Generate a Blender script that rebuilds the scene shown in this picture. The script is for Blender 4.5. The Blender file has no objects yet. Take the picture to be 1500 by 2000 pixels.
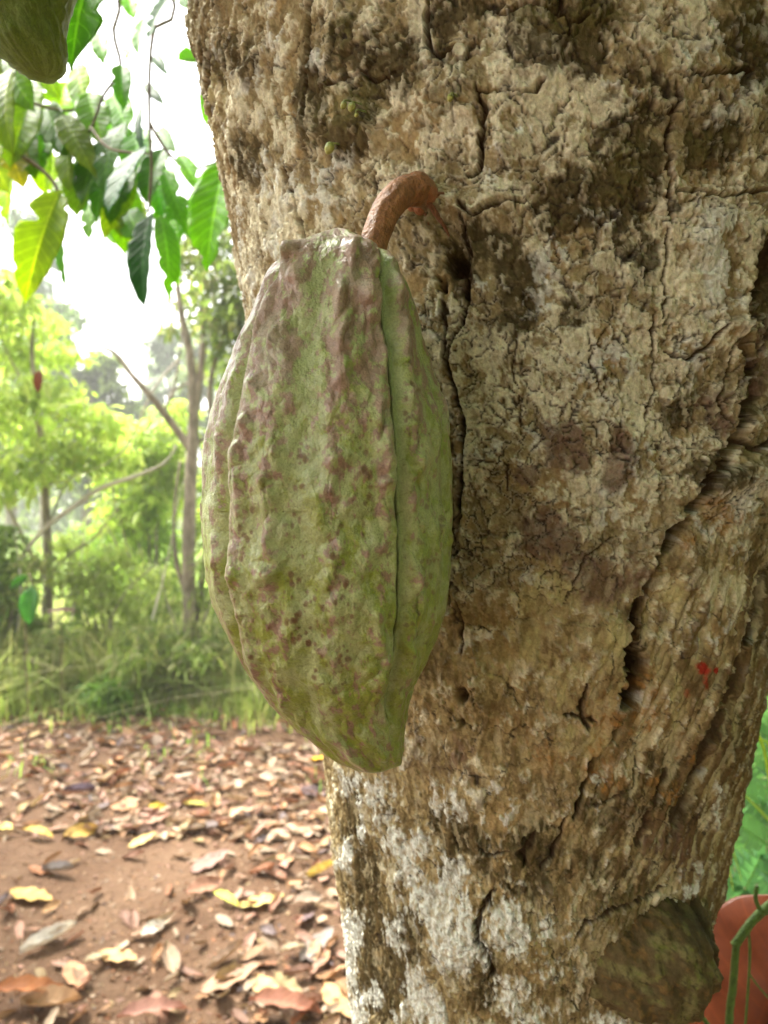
import bpy, math, random
import numpy as np
from mathutils import Vector, Matrix, Quaternion
from math import radians as rad

random.seed(7)
SC = bpy.context.scene
COL = SC.collection
F = 2000*24/36.0            # focal length in photo pixels
CZ = 1.30                   # eye height

def P(px, py, d):
    """point at depth d (metres along the view) seen at photo pixel px,py"""
    return Vector(((px-750)/F*d, d, CZ-(py-1000)/F*d))

# ------------------------------------------------------------------ camera
cam_d = bpy.data.cameras.new('camera')
cam = bpy.data.objects.new('camera', cam_d); COL.objects.link(cam)
cam.location = (0, 0, CZ); cam.rotation_euler = (rad(90), 0, 0)
cam_d.sensor_fit = 'VERTICAL'; cam_d.sensor_height = 36; cam_d.lens = 24
cam_d.clip_start = 0.01; cam_d.clip_end = 2000
cam_d.dof.use_dof = True; cam_d.dof.focus_distance = 0.255; cam_d.dof.aperture_fstop = 13
SC.camera = cam

# ------------------------------------------------------------------ light
SUN_EL, SUN_AZ = 52, -62      # azimuth from +Y towards +X (negative = left)
w = bpy.data.worlds.new("World"); SC.world = w; w.use_nodes = True
nt = w.node_tree; nt.nodes.clear()
sky = nt.nodes.new('ShaderNodeTexSky'); sky.sky_type = 'NISHITA'; sky.sun_disc = False
sky.sun_elevation = rad(SUN_EL); sky.sun_rotation = rad(SUN_AZ)
sky.air_density = 1.0; sky.dust_density = 4.0; sky.ozone_density = 1.0
hs = nt.nodes.new('ShaderNodeHueSaturation'); hs.inputs['Saturation'].default_value = 0.06
bg = nt.nodes.new('ShaderNodeBackground'); bg.inputs['Strength'].default_value = 0.15
wo = nt.nodes.new('ShaderNodeOutputWorld')
nt.links.new(sky.outputs[0], hs.inputs['Color']); nt.links.new(hs.outputs[0], bg.inputs['Color'])
nt.links.new(bg.outputs[0], wo.inputs['Surface'])
sd = bpy.data.lights.new('sun', 'SUN'); sd.energy = 4.0; sd.angle = rad(20); sd.color = (1, .95, .84)
so = bpy.data.objects.new('sun', sd); COL.objects.link(so)
sdir = Vector((math.sin(rad(SUN_AZ))*math.cos(rad(SUN_EL)), math.cos(rad(SUN_AZ))*math.cos(rad(SUN_EL)), math.sin(rad(SUN_EL))))
so.rotation_euler = sdir.to_track_quat('Z', 'Y').to_euler()
SC.view_settings.view_transform = 'Standard'; SC.view_settings.look = 'None'
SC.view_settings.gamma = 1; SC.view_settings.exposure = 2.45
SC.render.engine = 'CYCLES'

# ------------------------------------------------------------------ numpy noise
def _h(ix, iy, seed):
    a = (ix.astype(np.int64)*374761393 + iy.astype(np.int64)*668265263 + seed*1442695041) & 0xffffffff
    a = ((a ^ (a >> 13))*1274126177) & 0xffffffff
    return (a ^ (a >> 16)) & 0xffffffff
def rnd2(ix, iy, seed): return _h(ix, iy, seed)/4294967296.0
def gn(x, y, seed=0):
    """2d gradient noise about -0.7..0.7"""
    x = np.asarray(x, np.float32); y = np.asarray(y, np.float32)
    x0 = np.floor(x); y0 = np.floor(y); fx = x-x0; fy = y-y0
    ix = x0.astype(np.int64); iy = y0.astype(np.int64)
    ux = fx*fx*fx*(fx*(fx*6-15)+10); uy = fy*fy*fy*(fy*(fy*6-15)+10)
    def g(dx, dy):
        a = (rnd2(ix+dx, iy+dy, seed)*2*np.pi).astype(np.float32)
        return np.cos(a)*(fx-dx)+np.sin(a)*(fy-dy)
    a = g(0, 0); b = g(1, 0); c = g(0, 1); d = g(1, 1)
    return (a+(b-a)*ux)*(1-uy)+(c+(d-c)*ux)*uy
def fbm(x, y, s, octs=4, seed=0, rough=.5):
    r = 0; a = 1.0; n = 0
    for o in range(octs):
        r = r+a*gn(x/s+o*17.3, y/s-o*9.1, seed+o*7); n += a*a; a *= rough; s = s/2.03
    return r/math.sqrt(n)*1.6      # roughly -1..1
def voro(x, y, seed=0, jit=.9):
    x0 = np.floor(x); y0 = np.floor(y); fx = x-x0; fy = y-y0
    ix = x0.astype(np.int64); iy = y0.astype(np.int64)
    f1 = np.full(x.shape, 9., np.float32); f2 = f1.copy(); idr = np.zeros(x.shape, np.float32)
    for dx in (-1, 0, 1):
        for dy in (-1, 0, 1):
            jx = rnd2(ix+dx, iy+dy, seed).astype(np.float32); jy = rnd2(ix+dx, iy+dy, seed+91).astype(np.float32)
            d = np.hypot(dx+.5+(jx-.5)*jit-fx, dy+.5+(jy-.5)*jit-fy)
            m = d < f1
            f2 = np.where(m, f1, np.minimum(f2, d)); f1 = np.where(m, d, f1)
            idr = np.where(m, rnd2(ix+dx, iy+dy, seed+55).astype(np.float32), idr)
    return f1, f2, idr
def ss(a, b, x):
    t = np.clip((x-a)/(b-a), 0, 1); return t*t*(3-2*t)
def polydist(x, y, pts):
    """distance, signed side (>0 = right of a downward line) and parameter 0..1"""
    best = np.full(x.shape, 1e9, np.float32); side = np.zeros(x.shape, np.float32); par = np.zeros(x.shape, np.float32)
    n = len(pts)-1
    for i in range(n):
        ax, ay = pts[i][:2]; bx, by = pts[i+1][:2]
        dx, dy = bx-ax, by-ay; L = dx*dx+dy*dy+1e-9
        t = np.clip(((x-ax)*dx+(y-ay)*dy)/L, 0, 1)
        d = np.hypot(x-ax-t*dx, y-ay-t*dy)
        m = d < best
        best = np.where(m, d, best)
        side = np.where(m, -np.sign(dx*(y-ay)-dy*(x-ax)), side)
        par = np.where(m, (i+t)/n, par)
    return best, side, par
def mixc(a, b, m):
    return a*(1-m[..., None])+np.asarray(b, np.float32)*m[..., None]

# ------------------------------------------------------------------ mesh helpers
def link(name, me, mat=None, parent=None):
    o = bpy.data.objects.new(name, me); COL.objects.link(o)
    if mat: me.materials.append(mat)
    if parent: o.parent = parent
    return o
def tag(o, label=None, cat=None, group=None, kind=None):
    if label: o['label'] = label
    if cat: o['category'] = cat
    if group: o['group'] = group
    if kind: o['kind'] = kind
    return o
def empty(name, loc, label, cat, group=None):
    o = bpy.data.objects.new(name, None); COL.objects.link(o); o.location = loc
    o.empty_display_size = .05
    return tag(o, label, cat, group)
def npmesh(name, V, Q, colors=None, smooth=True, uv=None):
    """V (n,3); Q (m,4) or (m,3) indices"""
    V = np.asarray(V, np.float32); Q = np.asarray(Q, np.int32); k = Q.shape[1]
    me = bpy.data.meshes.new(name)
    me.vertices.add(len(V)); me.vertices.foreach_set('co', V.ravel())
    me.loops.add(Q.size); me.loops.foreach_set('vertex_index', Q.ravel())
    me.polygons.add(len(Q)); me.polygons.foreach_set('loop_start', np.arange(0, Q.size, k, dtype=np.int32))
    me.update(calc_edges=True)
    me.polygons.foreach_set('use_smooth', np.full(len(Q), smooth, bool))
    if colors is not None:
        for nm, c in colors.items():
            a = me.color_attributes.new(nm, 'FLOAT_COLOR', 'POINT')
            c4 = np.ones((len(V), 4), np.float32); c = np.asarray(c, np.float32)
            c4[:, :c.shape[1]] = c
            a.data.foreach_set('color', c4.ravel())
    if uv is not None:
        l = me.uv_layers.new(name='UVMap')
        l.data.foreach_set('uv', np.asarray(uv, np.float32)[Q.ravel()].ravel())
    me.validate(); return me
def grid_faces(nr, nc, wrap=False):
    r = np.arange(nr-1)[:, None]; c = np.arange(nc if wrap else nc-1)[None, :]
    c2 = (c+1) % nc
    return np.stack([r*nc+c, r*nc+c2, (r+1)*nc+c2, (r+1)*nc+c], -1).reshape(-1, 4)
def catmull(pts, n):
    pts = np.array(pts, float); k = len(pts)
    if k < 3: return np.array([pts[0]+(pts[-1]-pts[0])*t for t in np.linspace(0, 1, n)])
    out = []
    for t in np.linspace(0, k-1, n):
        i = min(int(t), k-2); u = t-i
        p0 = pts[max(i-1, 0)]; p1 = pts[i]; p2 = pts[i+1]; p3 = pts[min(i+2, k-1)]
        out.append(.5*((2*p1)+(-p0+p2)*u+(2*p0-5*p1+4*p2-p3)*u*u+(-p0+3*p1-3*p2+p3)*u**3))
    return np.array(out)
def tube(pts, radii, n=24, sides=10, rough=0.0, seed=0, caps=True):
    """smooth tube through pts; returns V,Q arrays"""
    C = catmull(pts, n); R = np.interp(np.linspace(0, 1, n), np.linspace(0, 1, len(radii)), radii)
    T = np.gradient(C, axis=0); T /= np.linalg.norm(T, axis=1)[:, None]+1e-9
    up = np.array([0.31, 0.2, .93]); V = []
    L = np.concatenate([[0], np.cumsum(np.linalg.norm(np.diff(C, axis=0), axis=1))])
    a = np.linspace(0, 2*np.pi, sides, endpoint=False)
    prev = None
    for i in range(n):
        if prev is None: u = np.cross(T[i], up)
        else: u = prev-T[i]*np.dot(prev, T[i])
        u /= np.linalg.norm(u)+1e-9; prev = u; v = np.cross(T[i], u)
        rr = R[i]*(1+rough*gn(a*R[i]*3/max(R[i], 1e-6)+seed*3.1, np.full(sides, L[i]/max(R.mean(), 1e-4)*.8), seed))
        V.append(C[i]+np.outer(np.cos(a)*rr, u)+np.outer(np.sin(a)*rr, v))
    V = np.concatenate(V); Q = grid_faces(n, sides, True)
    if caps:
        V = np.vstack([V, C[0]-T[0]*R[0]*.4, C[-1]+T[-1]*R[-1]*.6]); b = n*sides
        j = np.arange(sides); j2 = (j+1) % sides
        Q = np.vstack([Q, np.stack([j2, j, np.full(sides, b), np.full(sides, b)], -1), np.stack([j+(n-1)*sides, j2+(n-1)*sides, np.full(sides, b+1), np.full(sides, b+1)], -1)])
    return V, Q
def join(parts):
    Vs, Qs, o = [], [], 0
    for V, Q in parts:
        Vs.append(V); Qs.append(Q+o); o += len(V)
    return np.vstack(Vs), np.vstack(Qs)
def quad2poly(name, V, Q, colors=None, uv=None):
    """mesh from quads where degenerate quads (last two equal) become triangles"""
    me = bpy.data.meshes.new(name)
    faces = [tuple(q[:3]) if q[2] == q[3] else tuple(q) for q in Q.tolist()]
    me.from_pydata([tuple(v) for v in V.tolist()], [], faces)
    me.polygons.foreach_set('use_smooth', np.full(len(faces), True, bool)); me.update()
    return me

# ------------------------------------------------------------------ materials
class NT:
    def __init__(s, name):
        s.m = bpy.data.materials.new(name); s.m.use_nodes = True; s.t = s.m.node_tree
        s.t.nodes.clear(); s.out = s.t.nodes.new('ShaderNodeOutputMaterial')
    def n(s, k, **kw):
        nd = s.t.nodes.new(k)
        for a, b in kw.items():
            if a.startswith('i_'): nd.inputs[a[2:].replace('_', ' ')].default_value = b
            else: setattr(nd, a, b)
        return nd
    def l(s, a, b): s.t.links.new(a, b)
    def noise(s, scale, detail=4, rough=.6, vec=None, dist=0):
        nd = s.n('ShaderNodeTexNoise'); nd.inputs['Scale'].default_value = scale
        nd.inputs['Detail'].default_value = detail; nd.inputs['Roughness'].default_value = rough
        nd.inputs['Distortion'].default_value = dist
        if vec: s.l(vec, nd.inputs['Vector'])
        return nd
    def ramp(s, fac, stops):
        nd = s.n('ShaderNodeValToRGB'); e = nd.color_ramp.elements
        while len(e) < len(stops): e.new(.5)
        for i, (p, c) in enumerate(stops): e[i].position = p; e[i].color = (*c, 1) if len(c) == 3 else c
        s.l(fac, nd.inputs[0]); return nd
    def mix(s, fac, a, b, mode='MIX'):
        nd = s.n('ShaderNodeMix', data_type='RGBA', blend_type=mode)
        for sock, v in ((nd.inputs[0], fac), (nd.inputs[6], a), (nd.inputs[7], b)):
            if isinstance(v, (int, float)): sock.default_value = v
            elif isinstance(v, tuple): sock.default_value = (*v, 1)
            else: s.l(v, sock)
        return nd.outputs[2]
    def bump(s, h, strength, dist, normal=None):
        nd = s.n('ShaderNodeBump'); nd.inputs['Strength'].default_value = strength; nd.inputs['Distance'].default_value = dist
        s.l(h, nd.inputs['Height'])
        if normal: s.l(normal, nd.inputs['Normal'])
        return nd.outputs[0]
    def pr(s, col, rough=.8, spec=.3, normal=None, **kw):
        nd = s.n('ShaderNodeBsdfPrincipled')
        if isinstance(col, tuple): nd.inputs['Base Color'].default_value = (*col, 1)
        else: s.l(col, nd.inputs['Base Color'])
        if isinstance(rough, (int, float)): nd.inputs['Roughness'].default_value = rough
        else: s.l(rough, nd.inputs['Roughness'])
        nd.inputs['Specular IOR Level'].default_value = spec
        if normal: s.l(normal, nd.inputs['Normal'])
        return nd
    def done(s, sh): s.l(sh, s.out.inputs['Surface']); return s.m
    def attr(s, name):
        return s.n('ShaderNodeAttribute', attribute_name=name).outputs['Color']
    def obj(s): return s.n('ShaderNodeTexCoord').outputs['Object']
    def mapr(s, v, sc):
        nd = s.n('ShaderNodeMapping'); nd.inputs['Scale'].default_value = sc; s.l(v, nd.inputs['Vector']); return nd.outputs[0]

def mat_bark_main():
    m = NT('cacao_bark'); o = m.obj(); c = m.attr('Col')
    n1 = m.noise(900, 5, .65, o); n2 = m.noise(260, 4, .6, m.mapr(o, (1, 1, .45)))
    f = m.ramp(n1.outputs[0], [(.3, (.62, .60, .56)), (.5, (1, 1, 1)), (.72, (1.35, 1.33, 1.3))])
    f2 = m.ramp(n2.outputs[0], [(.34, (.60, .55, .48)), (.5, (1, 1, 1)), (.68, (1.25, 1.24, 1.22))])
    col = m.mix(.55, c, f.outputs[0], 'MULTIPLY'); col = m.mix(.6, col, f2.outputs[0], 'MULTIPLY')
    b = m.bump(n1.outputs[0], .45, .001); b = m.bump(n2.outputs[0], .5, .0018, b)
    return m.done(m.pr(col, .85, .12, b).outputs[0])
def mat_bark(name, c1, c2, scale=60, bd=.004):
    m = NT(name); o = m.obj()
    n1 = m.noise(scale, 6, .65, m.mapr(o, (1, 1, .35))); n2 = m.noise(scale*.2, 3, .5, o)
    r = m.ramp(n1.outputs[0], [(.3, c1), (.68, c2)])
    r2 = m.ramp(n2.outputs[0], [(.35, (.65, .66, .6)), (.65, (1.15, 1.13, 1.1))])
    col = m.mix(.8, r.outputs[0], r2.outputs[0], 'MULTIPLY')
    return m.done(m.pr(col, .88, .2, m.bump(n1.outputs[0], .7, bd)).outputs[0])
def mat_pod(name='cacao_pod_skin', coat=.55, rlo=.26, rhi=.44):
    m = NT(name); o = m.obj(); c = m.attr('Col')
    n1 = m.noise(1500, 3, .6, o); n2 = m.noise(380, 5, .6, o)
    f = m.ramp(n1.outputs[0], [(.3, (.72, .74, .7)), (.52, (1, 1, 1)), (.75, (1.3, 1.32, 1.25))])
    f2 = m.ramp(n2.outputs[0], [(.33, (.78, .76, .72)), (.5, (1, 1, 1)), (.7, (1.16, 1.15, 1.16))])
    col = m.mix(.8, c, f.outputs[0], 'MULTIPLY'); col = m.mix(.8, col, f2.outputs[0], 'MULTIPLY')
    b = m.bump(n1.outputs[0], .7, .0008); b = m.bump(n2.outputs[0], .5, .0016, b)
    rr = m.ramp(n2.outputs[0], [(.3, (rlo,)*3), (.7, (rhi,)*3)])
    p = m.pr(col, rr.outputs[0], .6, b); p.inputs['Coat Weight'].default_value = coat; p.inputs['Coat Roughness'].default_value = .32
    return m.done(p.outputs[0])
def mat_attr(name, rough=.7, spec=.3, trans=0.0, tmul=(1.3, 1.5, .5), nscale=0, bump=.0):
    m = NT(name); c = m.attr('Col')
    nrm = None
    if nscale:
        n = m.noise(nscale, 4, .6, m.obj()); f = m.ramp(n.outputs[0], [(.3, (.75, .75, .75)), (.7, (1.2, 1.2, 1.2))])
        c = m.mix(.8, c, f.outputs[0], 'MULTIPLY')
        if bump: nrm = m.bump(n.outputs[0], .6, bump)
    p = m.pr(c, rough, spec, nrm)
    if trans:
        t = m.n('ShaderNodeBsdfTranslucent'); m.l(m.mix(1.0, c, tmul, 'MULTIPLY'), t.inputs[0])
        x = m.n('ShaderNodeMixShader'); x.inputs[0].default_value = trans
        m.l(p.outputs[0], x.inputs[1]); m.l(t.outputs[0], x.inputs[2]); return m.done(x.outputs[0])
    return m.done(p.outputs[0])
def mat_bigleaf(name, rough=.42, trans=.5, dry=False):
    """colour from the object's own colour; veins from the uv layout (u along, v across -1..1)"""
    m = NT(name); oi = m.n('ShaderNodeObjectInfo')
    uv = m.n('ShaderNodeUVMap'); sep = m.n('ShaderNodeSeparateXYZ'); m.l(uv.outputs[0], sep.inputs[0])
    def mt(op, a, b=None):
        nd = m.n('ShaderNodeMath', operation=op)
        for i, v in enumerate((a, b)):
            if v is None: continue
            if isinstance(v, (int, float)): nd.inputs[i].default_value = v
            else: m.l(v, nd.inputs[i])
        return nd.outputs[0]
    av = mt('ABSOLUTE', sep.outputs[1])
    ph = mt('SUBTRACT', mt('MULTIPLY', sep.outputs[0], 11.0), mt('MULTIPLY', av, 1.7))
    fr = mt('ABSOLUTE', mt('SUBTRACT', mt('FRACT', ph), .5))
    vein = mt('GREATER_THAN', fr, .445); mid = mt('LESS_THAN', av, .05)
    vv = mt('MAXIMUM', mt('MULTIPLY', vein, .7), mid)
    n = m.noise(22, 5, .6, m.obj(), .4); n2 = m.noise(120, 3, .6, m.obj())
    if dry:
        f = m.ramp(n.outputs[0], [(.3, (.55, .5, .5)), (.5, (1, 1, 1)), (.7, (1.3, 1.25, 1.15))])
    else:
        f = m.ramp(n.outputs[0], [(.3, (.75, .8, .8)), (.55, (1, 1, 1)), (.75, (1.3, 1.15, .9))])
    c = m.mix(.85, oi.outputs['Color'], f.outputs[0], 'MULTIPLY')
    f3 = m.ramp(n2.outputs[0], [(.3, (.85, .85, .85)), (.7, (1.1, 1.1, 1.1))]); c = m.mix(.7, c, f3.outputs[0], 'MULTIPLY')
    lite = m.mix(1.0, c, (1.7, 1.5, 1.6) if not dry else (1.25, 1.2, 1.1), 'MULTIPLY')
    c = m.mix(vv, c, lite)
    pil = mt('MULTIPLY', mt('SUBTRACT', .5, fr), 1.0)
    b = m.bump(pil, .28, .003); b = m.bump(n2.outputs[0], .3, .001, b)
    p = m.pr(c, rough, .22, b)
    t = m.n('ShaderNodeBsdfTranslucent')
    m.l(m.mix(1.0, c, (1.9, 2.0, .9) if not dry else (1.2, 1, .7), 'MULTIPLY'), t.inputs[0])
    x = m.n('ShaderNodeMixShader'); x.inputs[0].default_value = trans
    m.l(p.outputs[0], x.inputs[1]); m.l(t.outputs[0], x.inputs[2]); return m.done(x.outputs[0])

M_TRUNK = mat_bark_main(); M_POD = mat_pod()
M_LIMB = mat_bark('limb_bark', (.10, .075, .05), (.34, .29, .21), 90, .004)
M_TWIG = mat_bark('twig_bark', (.07, .05, .03), (.22, .17, .11), 200, .001)
M_DISTBARK = mat_bark('slender_tree_bark', (.12, .10, .07), (.36, .31, .24), 30, .01)
M_PALE = mat_bark('pale_dead_wood', (.38, .34, .28), (.62, .58, .5), 30, .004)
M_LEAF = mat_bigleaf('cacao_leaf', .5, .68); M_DRY = mat_bigleaf('dry_leaf', .6, .12, True)
M_FOL = mat_attr('foliage', .5, .35, .5, (1.4, 1.5, .9))
M_GRASS = mat_attr('grass_blades', .55, .3, .5, (1.4, 1.5, .9))
M_STALK = mat_attr('stalk_skin', .45, .4, 0, nscale=480, bump=.004)

# ================================================================== the big trunk
KV = [0, 300, 600, 1000, 1270, 1500, 1750, 2000]
KL = [380, 437, 492, 560, 603, 640, 668, 692]
KR = [1700, 1680, 1640, 1560, 1500, 1440, 1375, 1322]
KD = [.42, .425, .435, .45, .46, .48, .495, .51]
kz, kx, ky, kr = [], [], [], []
for v, l, r, d in zip(KV, KL, KR, KD):
    a1 = math.atan((l-750)/F); a2 = math.atan((r-750)/F); h = (a2-a1)/2; c = (a1+a2)/2
    R = d*math.sin(h); kx.append(d*math.sin(c)); ky.append(d*math.cos(c)); kr.append(R)
    kz.append(CZ-(v-1000)/F*d*math.cos(h)*math.cos(a1))
kz = np.array(kz[::-1]); kx = np.array(kx[::-1]); ky = np.array(ky[::-1]); kr = np.array(kr[::-1])
kz = np.concatenate([[-.1, .0, .15, .5], kz, [1.75, 1.98, 2.1, 2.16]])
kx = np.concatenate([[.10, .10, .10, .105], kx, [kx[-1]+.005, kx[-1]+.01, kx[-1]+.01, kx[-1]+.01]])
ky = np.concatenate([[.52, .52, .52, .5], ky, [ky[-1], ky[-1]+.01, ky[-1]+.01, ky[-1]+.01]])
kr = np.concatenate([[.19, .165, .135, .112], kr, [.178, .16, .10, .012]])
def trunk_at(z):
    return np.interp(z, kz, kx), np.interp(z, kz, ky), np.interp(z, kz, kr)
def trunk_hit(px, py, off=0.0):
    """point on the (undisplaced) trunk seen at the pixel, lifted outwards by off"""
    dx = (px-750)/F; dz = -(py-1000)/F
    y = .15
    for i in range(6000):
        x = dx*y; z = CZ+dz*y; cx, cy, R = trunk_at(z)
        if math.hypot(x-cx, y-cy) < R: break
        y += .0001
    n = Vector((x-cx, y-cy, 0)).normalized()
    return Vector((x, y, z))+n*off, n

FISS = [  # polyline in photo pixels, half width px, depth mm
 ([(1505, 470), (1488, 540), (1450, 600), (1432, 650), (1440, 700), (1452, 765), (1425, 850), (1388, 908), (1368, 955), (1330, 1003), (1290, 1062), (1266, 1112)], 11, 11),
 ([(1266, 1112), (1256, 1160), (1232, 1215), (1222, 1250)], 9, 9),
 ([(1222, 1240), (1232, 1290), (1228, 1340), (1212, 1385)], 17, 13),
 ([(1212, 1385), (1196, 1440), (1155, 1492), (1132, 1545), (1118, 1600)], 6, 7),
 ([(1372, 920), (1400, 885), (1430, 860), (1460, 880), (1510, 850)], 6, 4),
 ([(1440, 640), (1405, 700), (1395, 790), (1408, 840)], 3, 2),
 ([(908, 430), (918, 500), (914, 560), (905, 640), (882, 672), (876, 720), (892, 772), (902, 830), (905, 900), (898, 960), (893, 1025)], 6, 6),
 ([(938, 175), (953, 225), (942, 285), (945, 330), (930, 352), (908, 350)], 4, 4),
 ([(895, 100), (860, 120), (842, 110), (836, 60), (838, -10)], 5, 5),
 ([(905, 400), (925, 432), (960, 410), (1000, 395), (1028, 398)], 5, 4),
 ([(1325, 155), (1390, 157), (1465, 150)], 5, 5),
 ([(1300, 386), (1350, 380), (1392, 389), (1430, 384), (1510, 380)], 3.5, 4),
 ([(1312, 170), (1300, 290), (1297, 380), (1302, 440)], 3.5, 3),
 ([(1298, 440), (1300, 560), (1290, 640)], 2.5, 2),
 ([(1095, -10), (1093, 40), (1108, 62), (1105, 100)], 3.5, 4),
 ([(960, 40), (1030, 25), (1090, 48), (1112, 58), (1170, 38)], 3.5, 4),
 ([(930, 190), (1000, 195), (1040, 190), (1060, 170)], 3, 3),
 ([(608, -10), (606, 60), (610, 110), (602, 165), (607, 240)], 4, 4),
 ([(640, 170), (700, 165), (725, 150), (740, 172), (798, 145)], 3, 3),
 ([(585, 395), (603, 435), (608, 468)], 4, 5),
 ([(733, 338), (738, 382)], 4, 4),
 ([(560, 330), (590, 400)], 2, 2),
 ([(1140, 1330), (1130, 1380), (1142, 1425)], 4.5, 4),
 ([(1100, 1392), (1132, 1397), (1160, 1405)], 3.5, 3),
 ([(968, 1725), (940, 1772), (934, 1825), (968, 1880), (960, 1905)], 5, 5),
 ([(1042, 1620), (1024, 1660), (1030, 1690)], 6, 5),
 ([(878, 1625), (893, 1665)], 4, 3),
 ([(930, 1650), (960, 1665), (1000, 1660)], 4, 3),
 ([(1100, 1590), (1085, 1640), (1062, 1700)], 4, 3),
 ([(1250, 1470), (1230, 1540), (1150, 1580)], 3, 2.5),
 ([(1272, 600), (1268, 690), (1276, 760), (1255, 830)], 2.2, 2),
 ([(1180, 640), (1150, 700), (1172, 780)], 2, 1.6),
 ([(1290, 690), (1330, 700), (1370, 682), (1400, 640)], 4, 3.5),
 ([(860, 585), (872, 640), (868, 700)], 3, 3),
 ([(1010, 640), (1005, 740), (1020, 860)], 2, 1.6),
 ([(930, 900), (990, 905), (1000, 960)], 2, 1.6),
 ([(1100, 1180), (1140, 1080), (1200, 1040)], 2, 1.5),
 ([(895, 1180), (905, 1230), (900, 1280)], 3, 2.5),
 ([(1450, 1200), (1420, 1330), (1370, 1450), (1335, 1560), (1300, 1640)], 12, 4),
 ([(1500, 1090), (1470, 1180), (1450, 1260)], 9, 4),
 ([(1300, 1500), (1270, 1580), (1240, 1650)], 6, 2.5),
 ([(412, 80), (420, 180), (432, 290)], 6, 3),
 ([(1120, 1830), (1140, 1805), (1185, 1778), (1245, 1752), (1310, 1735)], 5, 3),
]
HOLES = [(895, 515, 30, 28, 14), (905, 1362, 11, 20, 7), (903, 1412, 6, 8, 4), (1032, 1655, 12, 16, 5), (1250, 1300, 9, 30, 5),
         (1490, 520, 22, 60, 8), (860, 560, 12, 16, 6), (1398, 910, 26, 16, 7), (1275, 950, 6, 12, 4), (1335, 150, 9, 6, 3), (850, 545, 7, 7, 6), (870, 610, 8, 12, 5)]
BUMPS = [(835, 430, 75, 60, 7), (866, 396, 26, 26, 4), (1470, 900, 40, 30, 5), (1450, 820, 26, 30, 4), (1385, 960, 24, 30, 4), (690, 260, 55, 45, 5), (860, 180, 90, 80, 5), (955, 400, 60, 40, 5), (1010, 200, 90, 90, 2.5),
         (700, 120, 80, 70, 3), (1430, 645, 25, 20, 5), (1150, 1250, 90, 190, 5), (1150, 900, 160, 120, 3), (1400, 1300, 60, 250, 3),
         (1330, 1120, 60, 90, 4), (900, 1830, 110, 90, 3), (760, 1750, 60, 160, 2.5), (1040, 1850, 70, 80, 4), (1420, 930, 50, 35, 7),
         (1240, 1560, 80, 50, 3), (980, 300, 40, 40, 4), (1000, 1500, 120, 80, 2), (1400, 230, 90, 90, 2), (1370, 470, 70, 80, 2)]
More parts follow.
